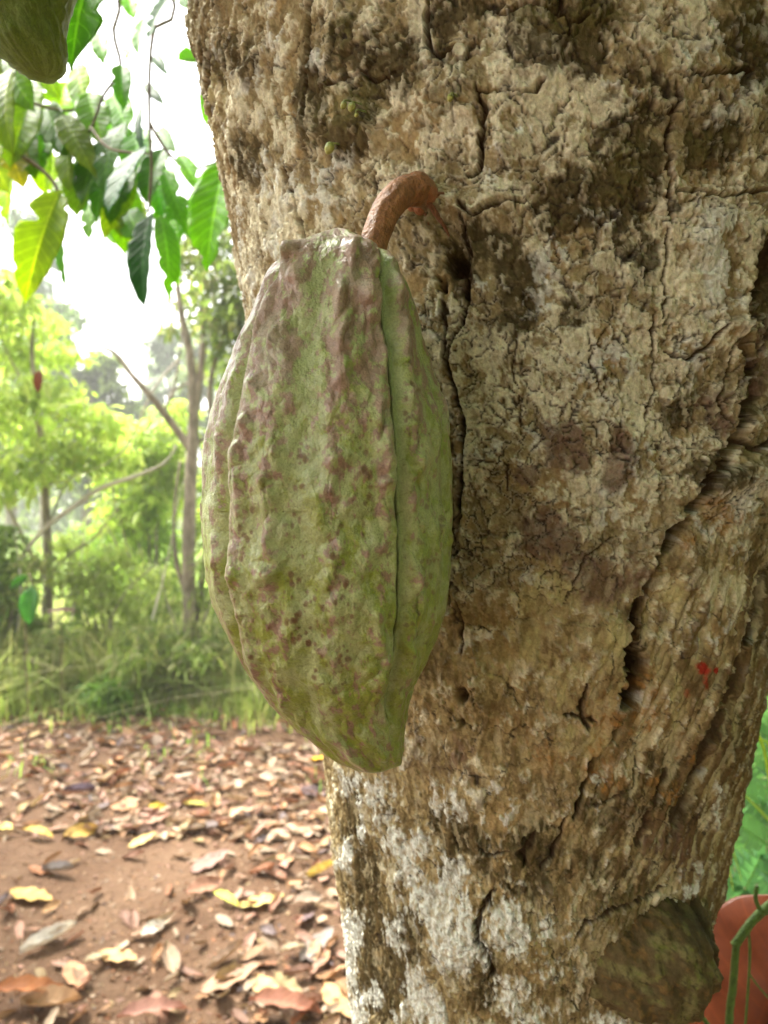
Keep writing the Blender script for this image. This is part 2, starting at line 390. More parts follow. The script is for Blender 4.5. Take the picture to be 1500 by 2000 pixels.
# stains and lichens: kind, x, y, rx, ry, strength
BLOBS = [
 ('dark', 1080, 70, 110, 75, 1), ('dark', 1140, 130, 50, 45, 1), ('dark', 1215, 340, 70, 130, .9), ('dark', 1120, 400, 90, 60, .9),
 ('dark', 1450, 90, 55, 100, .8), ('dark', 1390, 290, 60, 50, .8), ('dark', 720, 130, 90, 100, .8), ('dark', 630, 200, 50, 90, .8), ('dark', 690, 270, 60, 45, .8),
 ('dark', 500, 300, 50, 70, .6), ('dark', 450, 120, 60, 60, .55), ('dark', 1010, 560, 50, 100, .8), ('dark', 950, 470, 60, 40, .8),
 ('dark', 890, 530, 45, 60, 1), ('dark', 1480, 560, 30, 110, .9), ('dark', 1450, 740, 30, 70, .8), ('dark', 1330, 800, 40, 60, .5),
 ('dark', 1120, 610, 60, 40, .5), ('dark', 930, 20, 70, 40, .8), ('dark', 870, 60, 30, 60, .7), ('dark', 1260, 210, 60, 80, .6), ('dark', 1200, 250, 40, 40, .6),
 ('dark', 1250, 500, 40, 60, .5), ('dark', 1380, 930, 60, 40, .8), ('dark', 1480, 1180, 40, 110, .8), ('dark', 1410, 1430, 40, 120, .75),
 ('dark', 690, 1600, 25, 90, .7), ('dark', 720, 1780, 40, 140, .9), ('dark', 790, 1830, 40, 90, .85), ('dark', 740, 1930, 50, 80, .8), ('dark', 900, 1640, 60, 30, .75),
 ('dark', 1040, 1650, 70, 60, .8), ('dark', 1000, 1720, 70, 60, .6), ('dark', 1250, 1600, 120, 100, .6), ('dark', 1200, 1700, 120, 60, .55), ('dark', 1310, 1560, 60, 150, .6),
 ('dark', 850, 1600, 60, 30, .5), ('dark', 760, 1580, 20, 40, .4), ('dark', 1230, 1270, 30, 110, .8), ('dark', 860, 950, 30, 150, .6), ('dark', 940, 1900, 40, 80, .6),
 ('dark', 1110, 1900, 40, 60, .4), ('dark', 880, 1700, 30, 50, .6), ('dark', 960, 1690, 30, 40, .6),
 ('purple', 1100, 880, 45, 55, .8), ('purple', 1030, 930, 26, 22, 1), ('purple', 1170, 1130, 85, 55, .9), ('purple', 1070, 1050, 60, 50, .7),
 ('purple', 1200, 880, 25, 50, .7), ('purple', 1195, 940, 22, 30, .7), ('purple', 900, 560, 40, 70, .4), ('purple', 1390, 810, 40, 50, .7), ('purple', 1470, 700, 40, 90, .5), ('purple', 1280, 1650, 80, 60, .5),
 ('purple', 1180, 150, 50, 30, .3), ('purple', 890, 1480, 90, 60, .35),
 ('light', 1040, 170, 75, 90, .9), ('light', 1000, 90, 35, 60, .8), ('light', 1165, 210, 45, 60, .9), ('light', 1335, 70, 35, 80, .8), ('light', 890, 170, 60, 60, .7),
 ('light', 830, 70, 30, 70, .8), ('light', 1080, 280, 70, 50, .8), ('light', 980, 330, 30, 50, .7), ('light', 560, 430, 70, 70, .7), ('light', 500, 520, 35, 60, .7), ('light', 590, 260, 40, 60, .5),
 ('light', 780, 220, 50, 40, .6), ('light', 900, 290, 60, 40, .6), ('light', 700, 330, 50, 40, .5), ('light', 1260, 540, 60, 70, .8), ('light', 1350, 580, 70, 90, .7), ('light', 1150, 700, 110, 80, .7),
 ('light', 960, 740, 60, 110, .8), ('light', 1250, 780, 90, 80, .7), ('light', 930, 900, 40, 90, .7), ('light', 1170, 970, 90, 50, .9), ('light', 1300, 900, 60, 60, .5), ('light', 1090, 600, 50, 40, .6),
 ('light', 1420, 480, 60, 60, .6), ('light', 1330, 460, 30, 60, .6), ('light', 960, 410, 35, 25, .9), ('light', 1180, 500, 25, 60, .6), ('light', 1430, 960, 45, 35, .9), ('light', 1350, 1160, 80, 70, .5), ('light', 1440, 230, 40, 60, .5),
 ('light', 870, 680, 30, 60, .7), ('light', 1050, 780, 50, 60, .6), ('light', 800, 1440, 30, 60, .4), ('light', 650, 60, 50, 60, .4), ('light', 480, 200, 40, 80, .4),('light', 1200, 620, 90, 50, .6),
 ('yellow', 1060, 1160, 60, 60, .9), ('yellow', 1040, 1240, 50, 60, .7), ('yellow', 1190, 1270, 35, 80, .7), ('yellow', 1110, 1330, 50, 50, .7), ('yellow', 980, 1310, 50, 50, .5),
 ('yellow', 1140, 1440, 50, 40, .6), ('yellow', 1310, 1180, 30, 60, .6), ('yellow', 1310, 1370, 16, 70, .7), ('yellow', 430, 250, 25, 180, .4), ('yellow', 850, 320, 80, 40, .3), ('yellow', 1410, 1390, 30, 60, .5),
 ('orange', 1390, 1010, 35, 30, 1), ('orange', 1330, 1060, 20, 30, .7), ('orange', 1170, 1380, 60, 80, .6), ('orange', 1260, 1400, 50, 60, .55), ('orange', 1260, 1330, 20, 50, .7), ('orange', 1180, 1500, 60, 50, .6),
 ('orange', 1000, 1450, 80, 60, .35), ('orange', 1290, 1540, 60, 30, .5), ('orange', 1390, 320, 30, 20, .35), ('orange', 1080, 1480, 80, 50, .4), ('orange', 1330, 1460, 30, 60, .4),
 ('olive', 690, 210, 60, 60, .8), ('olive', 1090, 40, 120, 50, .6), ('olive', 1200, 320, 70, 80, .4), ('olive', 1380, 280, 50, 40, .4), ('olive', 700, 50, 60, 80, .5), ('olive', 840, 440, 70, 50, .5), ('olive', 880, 200, 70, 60, .4),
 ('olive', 1470, 890, 50, 40, .8), ('olive', 1240, 1830, 100, 90, .8), ('olive', 1440, 60, 60, 80, .4),
 ('white', 740, 1560, 28, 40, .8), ('white', 755, 1600, 30, 30, .7), ('white', 780, 1640, 28, 34, 1), ('white', 815, 1650, 32, 28, 1), ('white', 800, 1700, 32, 40, .8), ('white', 850, 1760, 50, 55, .95),
 ('white', 880, 1720, 40, 50, .75), ('white', 915, 1800, 40, 60, .95), ('white', 900, 1850, 55, 40, 1), ('white', 860, 1830, 22, 30, .9), ('white', 985, 1780, 30, 40, .95), ('white', 1010, 1820, 45, 30, .85), ('white', 1060, 1800, 30, 22, .6),
 ('white', 815, 1930, 28, 60, .9), ('white', 850, 1975, 30, 50, .9), ('white', 770, 1820, 20, 30, .9), ('white', 783, 1850, 14, 22, .8), ('white', 680, 1670, 12, 30, 1), ('white', 690, 1810, 24, 34, .9), ('white', 692, 1880, 12, 60, .8),
 ('white', 705, 1975, 16, 40, .9), ('white', 730, 1945, 16, 30, .7), ('white', 1000, 1930, 40, 50, .6), ('white', 1080, 1900, 50, 22, .5), ('white', 1040, 1980, 50, 30, .6), ('white', 780, 1990, 20, 20, .7),
 ('white', 880, 1560, 40, 40, .5), ('white', 910, 1580, 30, 20, .5), ('white', 690, 1530, 24, 30, .6), ('white', 710, 1600, 12, 60, .6), ('white', 1170, 1520, 20, 14, .6), ('white', 1340, 1735, 18, 14, .9),
 ('white', 1190, 1990, 60, 20, .6), ('white', 1395, 1560, 10, 60, .5), ('white', 1360, 1700, 14, 30, .5), ('white', 1020, 270, 40, 20, .4), ('white', 1330, 120, 16, 50, .5),('white', 560, 500, 50, 40, .5),('white', 530, 360, 40, 60, .35),
]
def build_trunk():
    th_f = np.linspace(-rad(103), rad(103), 880)
    th_b = np.linspace(rad(103), 2*np.pi-rad(103), 62)[1:-1]
    th = np.concatenate([th_f, th_b]); nc = len(th)
    z = np.concatenate([np.linspace(-.1, .93, 120, endpoint=False), np.linspace(.93, 1.60, 1010), np.linspace(1.60, 2.16, 60)[1:]]); nr = len(z)
    TH, Z = np.meshgrid(th, z)
    CX, CY, R = trunk_at(Z)
    phi0 = np.arctan2(CX, CY)          # the middle of the fine side faces the path
    nx = -np.sin(phi0+TH*-1); ny = -np.cos(phi0+TH*-1)
    X = CX+nx*R; Y = CY+ny*R
    U = 750+X/np.maximum(Y, .05)*F; Vp = 1000-(Z-CZ)/np.maximum(Y, .05)*F
    front = (np.cos(TH) > -.1) & (Z > .93) & (Z < 1.62)
    S = TH*150.0; Zm = Z*1000.0
    f32 = lambda a: a.astype(np.float32)
    S = f32(S); Zm = f32(Zm); U = f32(U); Vp = f32(Vp)
    wx = fbm(S, Zm, 26, 3, 11); wy = fbm(S, Zm, 26, 3, 23)
    w2x = fbm(S, Zm, 7, 3, 31); w2y = fbm(S, Zm, 7, 3, 43)
    # relief
    h = 3.0*fbm(S, Zm*.6, 70, 2, 3)+.8*fbm(S+wx*5, Zm*.7+wy*5, 16, 4, 5)
    low = ss(1040, 1250, Vp+.25*(U-1100))            # smoother streaky bark low down
    ca, sa = math.cos(rad(17)), math.sin(rad(17))
    SU = S*ca-Zm*sa*-1*1.0; SV = Zm*ca-S*sa*1.0
    rightlow = low*ss(1000, 1300, U)
    SUr = S*ca - Zm*sa; SVr = S*sa+Zm*ca
    streak = fbm(SUr+wx*3, SVr*.14, 5.5, 4, 71)
    streakv = fbm(S+wx*3, Zm*.25, 5, 4, 73)
    h += rightlow*2.0*streak + low*(1-ss(1000, 1300, U))*.9*streakv
    # plates
    f1, f2, idp = voro((S+w2x*2.2+wx*4)/6.2, (Zm+w2y*2.2+wy*4)/7.6, 5)
    g1, g2, idg = voro((S+w2x*3+wx*8)/19, (Zm+w2y*3+wy*8)/25, 15)
    k1, k2, idk = voro((S+w2x*1.0)/2.6, (Zm+w2y*1.0)/3.1, 25)
    e1 = f2-f1; e2 = g2-g1; e3 = k2-k1
    reg = fbm(S, Zm, 30, 3, 61)                        # where the bark is crackled
    left = 1-ss(540, 760, U)                           # left flank is finely fibrous
    ck = ss(-.5, .5, reg+.35-low*.9-left*.6)
    curl = np.exp(-((e1-.13)/.07)**2)
    h += ck*(1.0*ss(0, .13, e1)+.45*curl+(idp-.5)*.9)+(1-.5*low)*(1.2*ss(0, .07, e2)+(idg-.5)*1.3)+.45*ss(0, .2, e3)*(1-.5*low)
    h += .5*fbm(S+w2x*1.5, Zm+w2y*1.5, 4.5, 4, 81, .58)+.22*fbm(S, Zm*.5, 1.8, 2, 83)
    h += left*.8*fbm(S, Zm*.45, 4, 3, 85)
    masks = {}
    Uw = U+wx*8+w2x*6; Vw = Vp+wy*8+w2y*6
    jag = .36*fbm(S+w2x, Zm*.75+w2y, 24, 3, 101, .6)+.38*fbm(S+w2x*2, Zm*.7+w2y*2, 6, 4, 103, .65)
    for k, x, y, rx, ry, a in BLOBS:
        q = np.hypot((Uw-x)/rx, (Vw-y)/ry)
        v = a*(1-ss(.15, 1.75, q))*front
        masks[k] = np.maximum(masks.get(k, 0), v)
    def M(k, edge=.22, thr=.42, j=1.0):
        return ss(thr-edge, thr+edge, masks[k]+jag*j)*np.minimum(1, masks[k]*3)
    n8 = fbm(S+w2x*1.5, Zm*.7+w2y*1.5, 9, 5, 111, .62); n3 = fbm(S, Zm*.7, 3.2, 4, 113, .65); n30 = fbm(S, Zm, 40, 3, 115)
    Lm = masks['light']
    fv = n8*1.0+1.0*Lm-.22+.35*n30+.45*n3-low*.12
    flake = ss(-.10, .16, fv)
    Md = M('dark', .13)*(1-.55*ss(.15, .6, n8+.7*n3)*(1-ss(1350, 1500, Vp)))
    jw = .40*fbm(S*ca+Zm*sa+wx*4, (Zm*ca-S*sa)*.32, 9, 4, 141, .6)+.35*fbm(S+w2x, Zm*.4, 3.5, 4, 143, .65)
    wh = ss(.37, .57, masks['white']+jw*1.05)*np.minimum(1, masks['white']*3)
    h += flake*.75+.35*np.exp(-((fv-.08)/.10)**2)-Md*.5+wh*.5
    crack = ck*(1-ss(.0, .085, e1+.05*w2x))*.95
    crack = np.maximum(crack, (1-ss(.0, .035, e2+.02*w2x))*ss(-.5, .1, fbm(S, Zm, 45, 2, 63)))
    # hand placed features
    deep = np.zeros_like(h); fis = np.zeros_like(h)
    step = np.zeros_like(h)
    for pts, hw, dep in FISS:
        xs = [p[0] for p in pts]; ys = [p[1] for p in pts]; m = 90
        sel = front & (U > min(xs)-m) & (U < max(xs)+m) & (Vp > min(ys)-m) & (Vp < max(ys)+m)
        if not sel.any(): continue
        d, sd_, par = polydist(Uw[sel], Vw[sel], pts)
        taper = np.minimum(1, np.minimum(par, 1-par)*6+.35)
        wd = hw*1.25*taper*(1+.5*w2x[sel])
        k = 1-ss(.35, 1.15, d/np.maximum(wd, .5))
        deep[sel] = np.maximum(deep[sel], k*dep*taper)
        fis[sel] = np.maximum(fis[sel], 1-ss(.3, 1.0, d/np.maximum(wd, .5)))
        step[sel] += np.exp(-(d/(hw*3.2))**2)*min(dep*.16, 1.4)*(1-k)     # lifted lips
    for x, y, rx, ry, dep in HOLES:
        q = np.hypot((Uw-x)/rx, (Vw-y)/ry); k = 1-ss(.3, 1.15, q)
        deep = np.maximum(deep, k*dep*front); fis = np.maximum(fis, (1-ss(.2, 1.0, q))*front*.8)
    for x, y, rx, ry, a in BUMPS:
        q = np.hypot((Uw-x)/rx, (Vw-y)/ry); h += a*np.exp(-q*q*1.2)*front
    # bark left of the long split stands proud of the wood to its right
    d, sd_, par = polydist(Uw, Vw, [(1500, 520), (1432, 650), (1452, 765), (1388, 908), (1290, 1062), (1256, 1160), (1226, 1240), (1212, 1385), (1132, 1545)])
    m = front & (Vp > 500) & (Vp < 1580)
    h += m*np.where(sd_ > 0, -3.0*np.exp(-d/55), 2.2*np.exp(-d/60))*ss(1580, 1480, Vp)*ss(500, 600, Vp)
    d, sd_, par = polydist(Uw, Vw, [(905, 430), (914, 560), (880, 680), (902, 830), (898, 1020), (880, 1200)])
    h += (front & (Vp > 420) & (Vp < 1200))*np.where(sd_ > 0, 1.5*np.exp(-d/60), -4*np.exp(-d/50))
    h = h+step-deep
    # ragged outline on the left flank: lifted flakes
    h += left*1.4*np.maximum(0, fbm(S, Zm*.6, 14, 2, 97))
    h *= np.where(Z > 2.05, .3, 1)
    hm = h*.001
    Xd = X+nx*hm; Yd = Y+ny*hm
    # ---------------- albedo
    shp = h.shape+(3,)
    light = np.array((.72, .67, .50), np.float32); tan = np.array((.35, .28, .155), np.float32)
    brown = np.array((.14, .095, .04), np.float32); darkc = np.array((.062, .046, .026), np.float32)
    C = np.zeros(shp, np.float32)+tan
    C = mixc(C, (.43, .33, .16), low*.8)
    C = mixc(C, light, flake*(.75+.25*ss(-.5, .5, n3)))
    C = mixc(C, brown, ss(.15, .65, -n8*.8+.6*n3-.6*Lm+.10+.18*low)*.75)
    C = mixc(C, tan*1.15, ss(.25, .7, n3)*.5)
    # pale rims on flakes, tan hearts
    C = mixc(C, (.66, .68, .66), flake*ss(.15, .6, fbm(S+wx*4, Zm+wy*4, 28, 4, 131)+.2*n3)*.65)
    C = mixc(C, (.40, .27, .12), (1-flake)*ss(.1, .6, fbm(S, Zm, 20, 4, 137))*.5)
    rim = (ss(.05, .14, e1)*(1-ss(.14, .34, e1)))*ck
    C = mixc(C, (.55, .52, .43), rim*.4*(1-Md))
    C = mixc(C, (.30, .21, .11), (ss(.35, .6, e1)*ck)*.35*ss(-.2, .4, n3))
    C = mixc(C, np.array((.062, .046, .018), np.float32), Md*(.80+.2*ss(-.4, .4, n8)))
    C = mixc(C, np.array((.27, .215, .13), np.float32), Md*ss(.2, .75, n3+.4*n8)*.55)
    C = mixc(C, (.17, .105, .075), M('purple')*.75)
    C = mixc(C, (.30, .19, .15), M('purple')*ss(.1, .6, n3)*.5)
    C = mixc(C, (.13, .115, .035), M('olive')*.55)
    st = np.where(U > 1000, streak, streakv)
    C = mixc(C, (.16, .10, .045), rightlow*ss(-.05, .35, st)*.8)
    C = mixc(C, (.56, .48, .30), rightlow*ss(.05, .4, -st)*.75)
    C = mixc(C, (.54, .46, .29), low*(1-ss(1000, 1300, U))*ss(.25, .6, -streakv+.3*n3)*.6)
    C = mixc(C, (.17, .115, .05), low*(1-ss(1000, 1300, U))*ss(.0, .6, streakv+.4*n3)*.6)
    lean = fbm(SUr+wx*2, SVr*.3, 6, 3, 121)
    C = mixc(C, (.52, .45, .22), M('yellow', .2, .45)*(.35+.65*ss(-.25, .25, lean))*.85)
    C = mixc(C, (.40, .19, .045), M('orange', .25, .5)*(.3+.7*ss(-.1, .5, n3))*.75)
    C = mixc(C, (.76, .77, .70), wh*(.45+.55*ss(-.25, .15, n3+.3*n8)))
    C = mixc(C, (.40, .30, .17), wh*ss(.30, .65, -n3+.2*n8)*.6)
    # red paint spot
    red = np.maximum(1-ss(.6, 1.1, np.hypot((U-1357)/12, (Vp-1302)/13)+.35*n3), 1-ss(.6, 1.1, np.hypot((U-1383)/5, (Vp-1306)/7)+.3*n3))
    red = np.maximum(red, .4*(1-ss(.5, 1.1, np.hypot((U-1330)/6, (Vp-1352)/11)+.7*n3)))
    red = np.maximum(red, .8*(1-ss(.5, 1.1, np.hypot((U-1362)/7, (Vp-1330)/12)+.6*n3)))
    C = mixc(C, (.38, .035, .02), np.clip(red, 0, 1)*front)
    # darker colour inside cracks, splits and holes
    C = mixc(C, (.035, .026, .02), np.clip(crack, 0, 1)*.9)
    C = mixc(C, (.07, .042, .022), np.clip(fis*1.25, 0, 1)*.92)
    C *= (1+.10*n30)[..., None]
    V3 = np.stack([Xd, Yd, Z], -1).reshape(-1, 3)
    Q = grid_faces(nr, nc, True)[:, ::-1]
    return npmesh('trunk', V3, Q, {'Col': np.clip(C, .01, .9).reshape(-1, 3)})

cacao = empty('cacao_tree', (float(kx[1]), float(ky[1]), 0), 'thick tree trunk with cracked mottled beige and brown bark, green leaves hanging from its limb', 'tree')
CI = Matrix.Translation(-cacao.location)
def under(o, root):
    o.parent = root; o.matrix_parent_inverse = Matrix.Translation(-root.location); return o
trunk = under(link('trunk', build_trunk(), M_TRUNK), cacao)
bpy.context.view_layer.update()
def on_bark(px, py, off=0.0):
    """point on the finished bark relief"""
    d = Vector(((px-750)/F, 1, -(py-1000)/F)).normalized(); mi = trunk.matrix_world.inverted()
    ok, loc, nr, _ = trunk.ray_cast(mi@Vector((0, 0, CZ)), d)
    if not ok: return trunk_hit(px, py, off)
    loc = trunk.matrix_world@loc; n = trunk_hit(px, py)[1]
    return loc+n*off, n

# ---- burl on the lower right of the trunk
def build_burl():
    nr, nc = 150, 260
    t = np.linspace(0.01, np.pi-.01, nr); a = np.linspace(0, 2*np.pi, nc, endpoint=False)
    T, A = np.meshgrid(t, a, indexing='ij')
    x = np.sin(T)*np.cos(A); y = np.sin(T)*np.sin(A); zz = np.cos(T)
    rr = 1+.11*fbm(x*30+zz*9, y*30, 22, 3, 7)+.03*fbm(x*60+zz*30, y*60+zz*30, 9, 3, 9)+.035*fbm(zz*40+x*6, A*14, 8, 4, 17)+.02*fbm(x*42+y*17, zz*42+y*11, 4, 4, 27)
    groove = .8*np.exp(-((zz*.6+x*.5-.55)/.07)**2)+np.exp(-((x*.8+zz*.25-.62)/.05)**2)
    rr -= .05*groove
    c = trunk_hit(1255, 1868)[0]+Vector((.004, .024, 0))
    V = np.stack([c.x+x*rr*.0455, c.y+y*rr*.046, c.z+zz*rr*.044], -1)
    n = fbm(x*42+y*17, zz*42+y*11, 11, 4, 37); n2 = fbm(x*42+y*17, zz*30+y*11, 3, 4, 47)
    v1, v2, _ = voro(((x+y*.4)*42+n*3)/6, (zz*42+n2*3)/9, 77); bc = 1-ss(.0, .10, v2-v1)
    C = np.zeros(T.shape+(3,), np.float32)+np.array((.11, .078, .035), np.float32)
    C = mixc(C, (.17, .145, .06), ss(.0, .6, n)); C = mixc(C, (.06, .045, .022), ss(.1, .6, -n+.4*n2)*.8)
    C = mixc(C, (.16, .17, .04), ss(.25, .6, n2)*ss(-.2, .4, n)*.7); C = mixc(C, (.20, .12, .04), ss(.4, .8, n2-n)*.6)
    C = mixc(C, (.04, .03, .016), np.clip(np.maximum(groove, bc*ss(-.2, .3, n)), 0, 1)*.8)
    return npmesh('burl', V.reshape(-1, 3), grid_faces(nr, nc, True), {'Col': C.reshape(-1, 3)})
b = under(link('burl', build_burl(), M_TRUNK), cacao); b['label'] = 'rounded mossy brown knot bulging from the trunk'

# ---- small flower buds on the bark
def ellmesh(name, c, r, ax=Vector((0, 0, 1)), col=(.35, .42, .12)):
    nr, nc = 12, 14
    t = np.linspace(.02, np.pi-.02, nr); a = np.linspace(0, 2*np.pi, nc, endpoint=False)
    T, A = np.meshgrid(t, a, indexing='ij')
    V = np.stack([np.sin(T)*np.cos(A)*r, np.sin(T)*np.sin(A)*r, np.cos(T)*r*1.35*(1+.15*np.cos(T))], -1).reshape(-1, 3)
    q = ax.to_track_quat('Z', 'X').to_matrix(); V = V@np.array(q).T+np.array(c)
    C = np.tile(np.array(col, np.float32), (len(V), 1)); C[:, 0] += .08*(V[:, 2] < c[2])
    return npmesh(name, V, grid_faces(nr, nc, True), {'Col': C})
for px, py, r in ((682, 213, .0013), (697, 217, .0015), (655, 295, .0020), (884, 201, .0012), (706, 232, .0008)):
    p, n = on_bark(px, py, .0035)
    q, _ = on_bark(px+8, py-14, -.0005)
    bud = under(link('flower_bud', ellmesh('flower_bud', p, r, (Vector((-.2, 0, -1))+n*.3).normalized()), M_STALK), cacao)
    V, Q = tube([q, (p+q)/2+n*.003, p], [.0004, .0003, .0005], 8, 6)
    me = quad2poly('bud_stalk', V, Q); ca = me.color_attributes.new('Col', 'FLOAT_COLOR', 'POINT')
    ca.data.foreach_set('color', np.tile(np.array((.3, .36, .12, 1), np.float32), len(V)))
    under(link('bud_stalk', me, M_STALK), cacao)

# ================================================================== pods
PV = [445, 452, 462, 475, 490, 510, 550, 600, 650, 700, 750, 800, 850, 900, 1000, 1100, 1150, 1200, 1250, 1300, 1350, 1400, 1440, 1465, 1485, 1498, 1505]
PL = [652, 630, 608, 582, 558, 530, 500, 484, 460, 440, 421, 406, 396, 391, 389, 393, 401, 416, 440, 466, 500, 545, 588, 615, 644, 672, 705]
PR = [662, 690, 712, 735, 770, 792, 810, 824, 836, 850, 868, 882, 889, 893, 893, 890, 887, 879, 865, 845, 822, 804, 798, 795, 792, 786, 760]
FA = [(560, 480), (556, 545), (530, 610), (512, 680), (497, 760), (481, 850), (470, 950), (468, 1050), (473, 1150), (489, 1230), (506, 1310), (545, 1400), (600, 1450)]
FB = [(730, 470), (741, 505), (744, 545), (736, 580), (740, 640), (747, 700), (752, 800), (757, 900), (757, 960), (762, 1020), (762, 1100), (763, 1190), (757, 1270), (748, 1320), (747, 1365), (757, 1400), (762, 1460)]
def pod_mesh(seed=0, traced=True, nr=660, ncf=600, ncb=120, tint='pod'):
    thf = np.linspace(-rad(100), rad(100), ncf); thb = np.linspace(rad(100), 2*np.pi-rad(100), ncb)[1:-1]
    th = np.concatenate([thf, thb]); nc = len(th)
    s = np.linspace(0, 1, nr); s = .5-.5*np.cos(np.pi*(s*.86+.07)); s = (s-s[0])/(s[-1]-s[0])
    v = PV[0]+s*(PV[-1]-PV[0])
    xl = np.interp(v, PV, PL); xr = np.interp(v, PV, PR)
    k = np.ones(9)/9
    def sm(a):
        p = np.concatenate([np.full(8, a[0]), a, np.full(8, a[-1])])
        return np.convolve(np.convolve(p, k, 'same'), k, 'same')[8:-8]
    xc = sm((xl+xr)/2); hw = sm((xr-xl)/2); hw[0] *= .3; hw[-1] *= .3
    D = np.interp(v, [445, 700, 1000, 1505], [.244, .252, .260, .268])
    TH, Vv = np.meshgrid(th, v); XC = np.broadcast_to(xc[:, None], TH.shape); HW = np.broadcast_to(hw[:, None], TH.shape); DD = np.broadcast_to(D[:, None], TH.shape)
    Rm = HW/F*DD*.965                                   # radius in metres
    cx = (XC-750)/F*DD
    # rows shrink towards the middle near both ends so that the near side still ends where the outline does
    squeeze = np.interp(Vv, [445, 560, 800, 1200, 1400, 1505], [1, 1, 1, 1, 1, 1])
    zc = CZ-(Vv-1000)/F*(DD-Rm*.36)*squeeze
    ang = np.arctan2(cx, DD)
    nx = np.sin(TH-ang); ny = -np.cos(TH-ang)
    arcmm = TH*Rm*1000; S = (TH*(Rm*1000*.75+11)).astype(np.float32); Zm = (zc*1000).astype(np.float32)
    t = (Vv-445)/1060
    wx = fbm(S, Zm, 22, 3, 3+seed); wy = fbm(S, Zm, 22, 3, 9+seed)
    if traced:
        yA = [p[1] for p in FA]; xA = [p[0] for p in FA]; yB = [p[1] for p in FB]; xB = [p[0] for p in FB]
        uA = np.clip((np.interp(v, yA, xA)-xc)/hw, -.93, .93); uB = np.clip((np.interp(v, yB, xB)-xc)/hw, -.9, .9)
        pA = sm(np.arcsin(uA))[:, None]; pB = sm(np.arcsin(uB))[:, None]
    else:
        pA = np.full((nr, 1), rad(-44)); pB = np.full((nr, 1), rad(28))
    def wrap(a): return (a+np.pi) % (2*np.pi)-np.pi
    ef = ss(.0, .07, t)*(1-ss(.84, .95, t))
    h = np.zeros(TH.shape)
    green = np.zeros(TH.shape); ridge = np.zeros(TH.shape); seam = np.zeros(TH.shape)
    dA = wrap(TH-pA)*Rm*1000+wx*.6; dB = wrap(TH-pB)*Rm*1000+wx*.35
    # left furrow: smooth hollow, then a sharp raised lip on its right
    h += ef*(-3.3*np.exp(-((dA+3.0)/3.6)**2)*(dA < 0)-2.6*np.exp(-((3.5)/4.2)**2)*0)
    lipA = ss(-.5, .9, dA)*np.exp(-np.maximum(dA, 0)/9)
    h += ef*1.8*lipA
    green = np.maximum(green, ef*np.exp(-((dA+2.8)/2.2)**2)); 
    rimA = ef*np.exp(-((dA-.9)/.8)**2)
    # right furrow: rounded overhang on its left, hollow on its right
    efB = ss(.025, .05, t)*(1-ss(.87, .905, t))
    lipB = ss(-.2, 1.6, -dB)*np.exp(-np.maximum(-dB, 0)/8)
    h += efB*.9*lipB
    h += efB*(-1.9*np.exp(-((dB-2.6)/2.4)**2))
    seam = efB*np.exp(-((dB-.5)/.6)**2)
    h -= seam*2.3; seam = efB*np.exp(-((dB-.6)/.75)**2)
    green = np.maximum(green, efB*np.exp(-((dB-2.8)/1.9)**2))
    # remaining major furrows
    step5 = 2*np.pi/5
    for kk in (2, 3, 4):
        pk = pA+kk*(step5); d = wrap(TH-pk)*Rm*1000+wx*.8
        h -= ef*2.6*np.exp(-(np.abs(d)/2.6)**1.4); green = np.maximum(green, ef*np.exp(-(d/3)**2)*.8)
    span = [(pA, pB)]
    minors = [pA+(pB-pA)*.44, pB+step5*.5, pB+step5*1.5, pB+step5*2.5, pA-step5*.5]
    for i, pk in enumerate(minors):
        d = wrap(TH-pk)*Rm*1000+wx*1.5
        wd = 5.5 if i == 0 else 4
        h -= ef*(1.7 if i == 0 else 1.9)*np.exp(-(d/wd)**2)
        green = np.maximum(green, ef*np.exp(-(d/(wd*.7))**2)*.55)
        for sg in (-1, 1):
            dd = d-sg*wd*1.9
            ridge = np.maximum(ridge, ef*np.exp(-(dd/3.2)**2))
    ridge = np.maximum(ridge, ef*np.exp(-((dB+5)/3.2)**2)); ridge = np.maximum(ridge, ef*np.exp(-((dA-4)/2.8)**2))
    ridge = np.maximum(ridge, ef*np.exp(-((dA+10)/2.5)**2)); ridge = np.maximum(ridge, ef*np.exp(-((dB-8.5)/3)**2))
    # warts: elongated knobs along the ridges, creases between them
    f1, f2, idw = voro((S+wx*6)/10, (Zm+wy*9)/17, 33+seed)
    g1, g2, idq = voro((S+wx*3)/4.6, (Zm+wy*4)/7.5, 43+seed)
    knob = np.exp(-(f1/.42)**2)*(.3+idw); knob2 = np.exp(-(g1/.4)**2)*(.2+idq)
    smooth = 1-.75*np.clip(green, 0, 1)
    edge = 1-.72*ss(.6, .95, np.abs(np.sin(TH)))
    h += smooth*edge*(ridge*2.6*knob+1.0*knob+ridge*.8*knob2+.3*knob2)
    h += smooth*edge*(1.6*fbm(S+wx*3, Zm*.7, 11, 2, 51+seed)+.38*fbm(S, Zm*.8, 3.8, 2, 53+seed))+.10*fbm(S, Zm, 1.6, 2, 55+seed)
    h -= smooth*.22*np.maximum(0, 1-np.abs(fbm(S+wx*4, Zm*.5+wy*3, 10, 3, 57+seed))*7)*.6
    low = ss(.86, .97, t)
    h += low*1.5*fbm(S, Zm, 9, 2, 59+seed)
    taper = np.minimum(1, HW/110.)
    h = (h*taper-.6)*(.001)
    X = cx+nx*(Rm+h); Y = DD+ny*(Rm+h); Z = zc+h*.15*np.sign(zc-CZ)
    # ---- colours
    n9 = fbm(S+wx*3, Zm*.7+wy*2, 11, 5, 61+seed, .6); n3 = fbm(S, Zm*.8, 3, 4, 63+seed, .65); n20 = fbm(S, Zm*.6, 26, 3, 65+seed)
    vivid = np.array((.32, .37, .045), np.float32); sage = np.array((.48, .51, .27), np.float32)
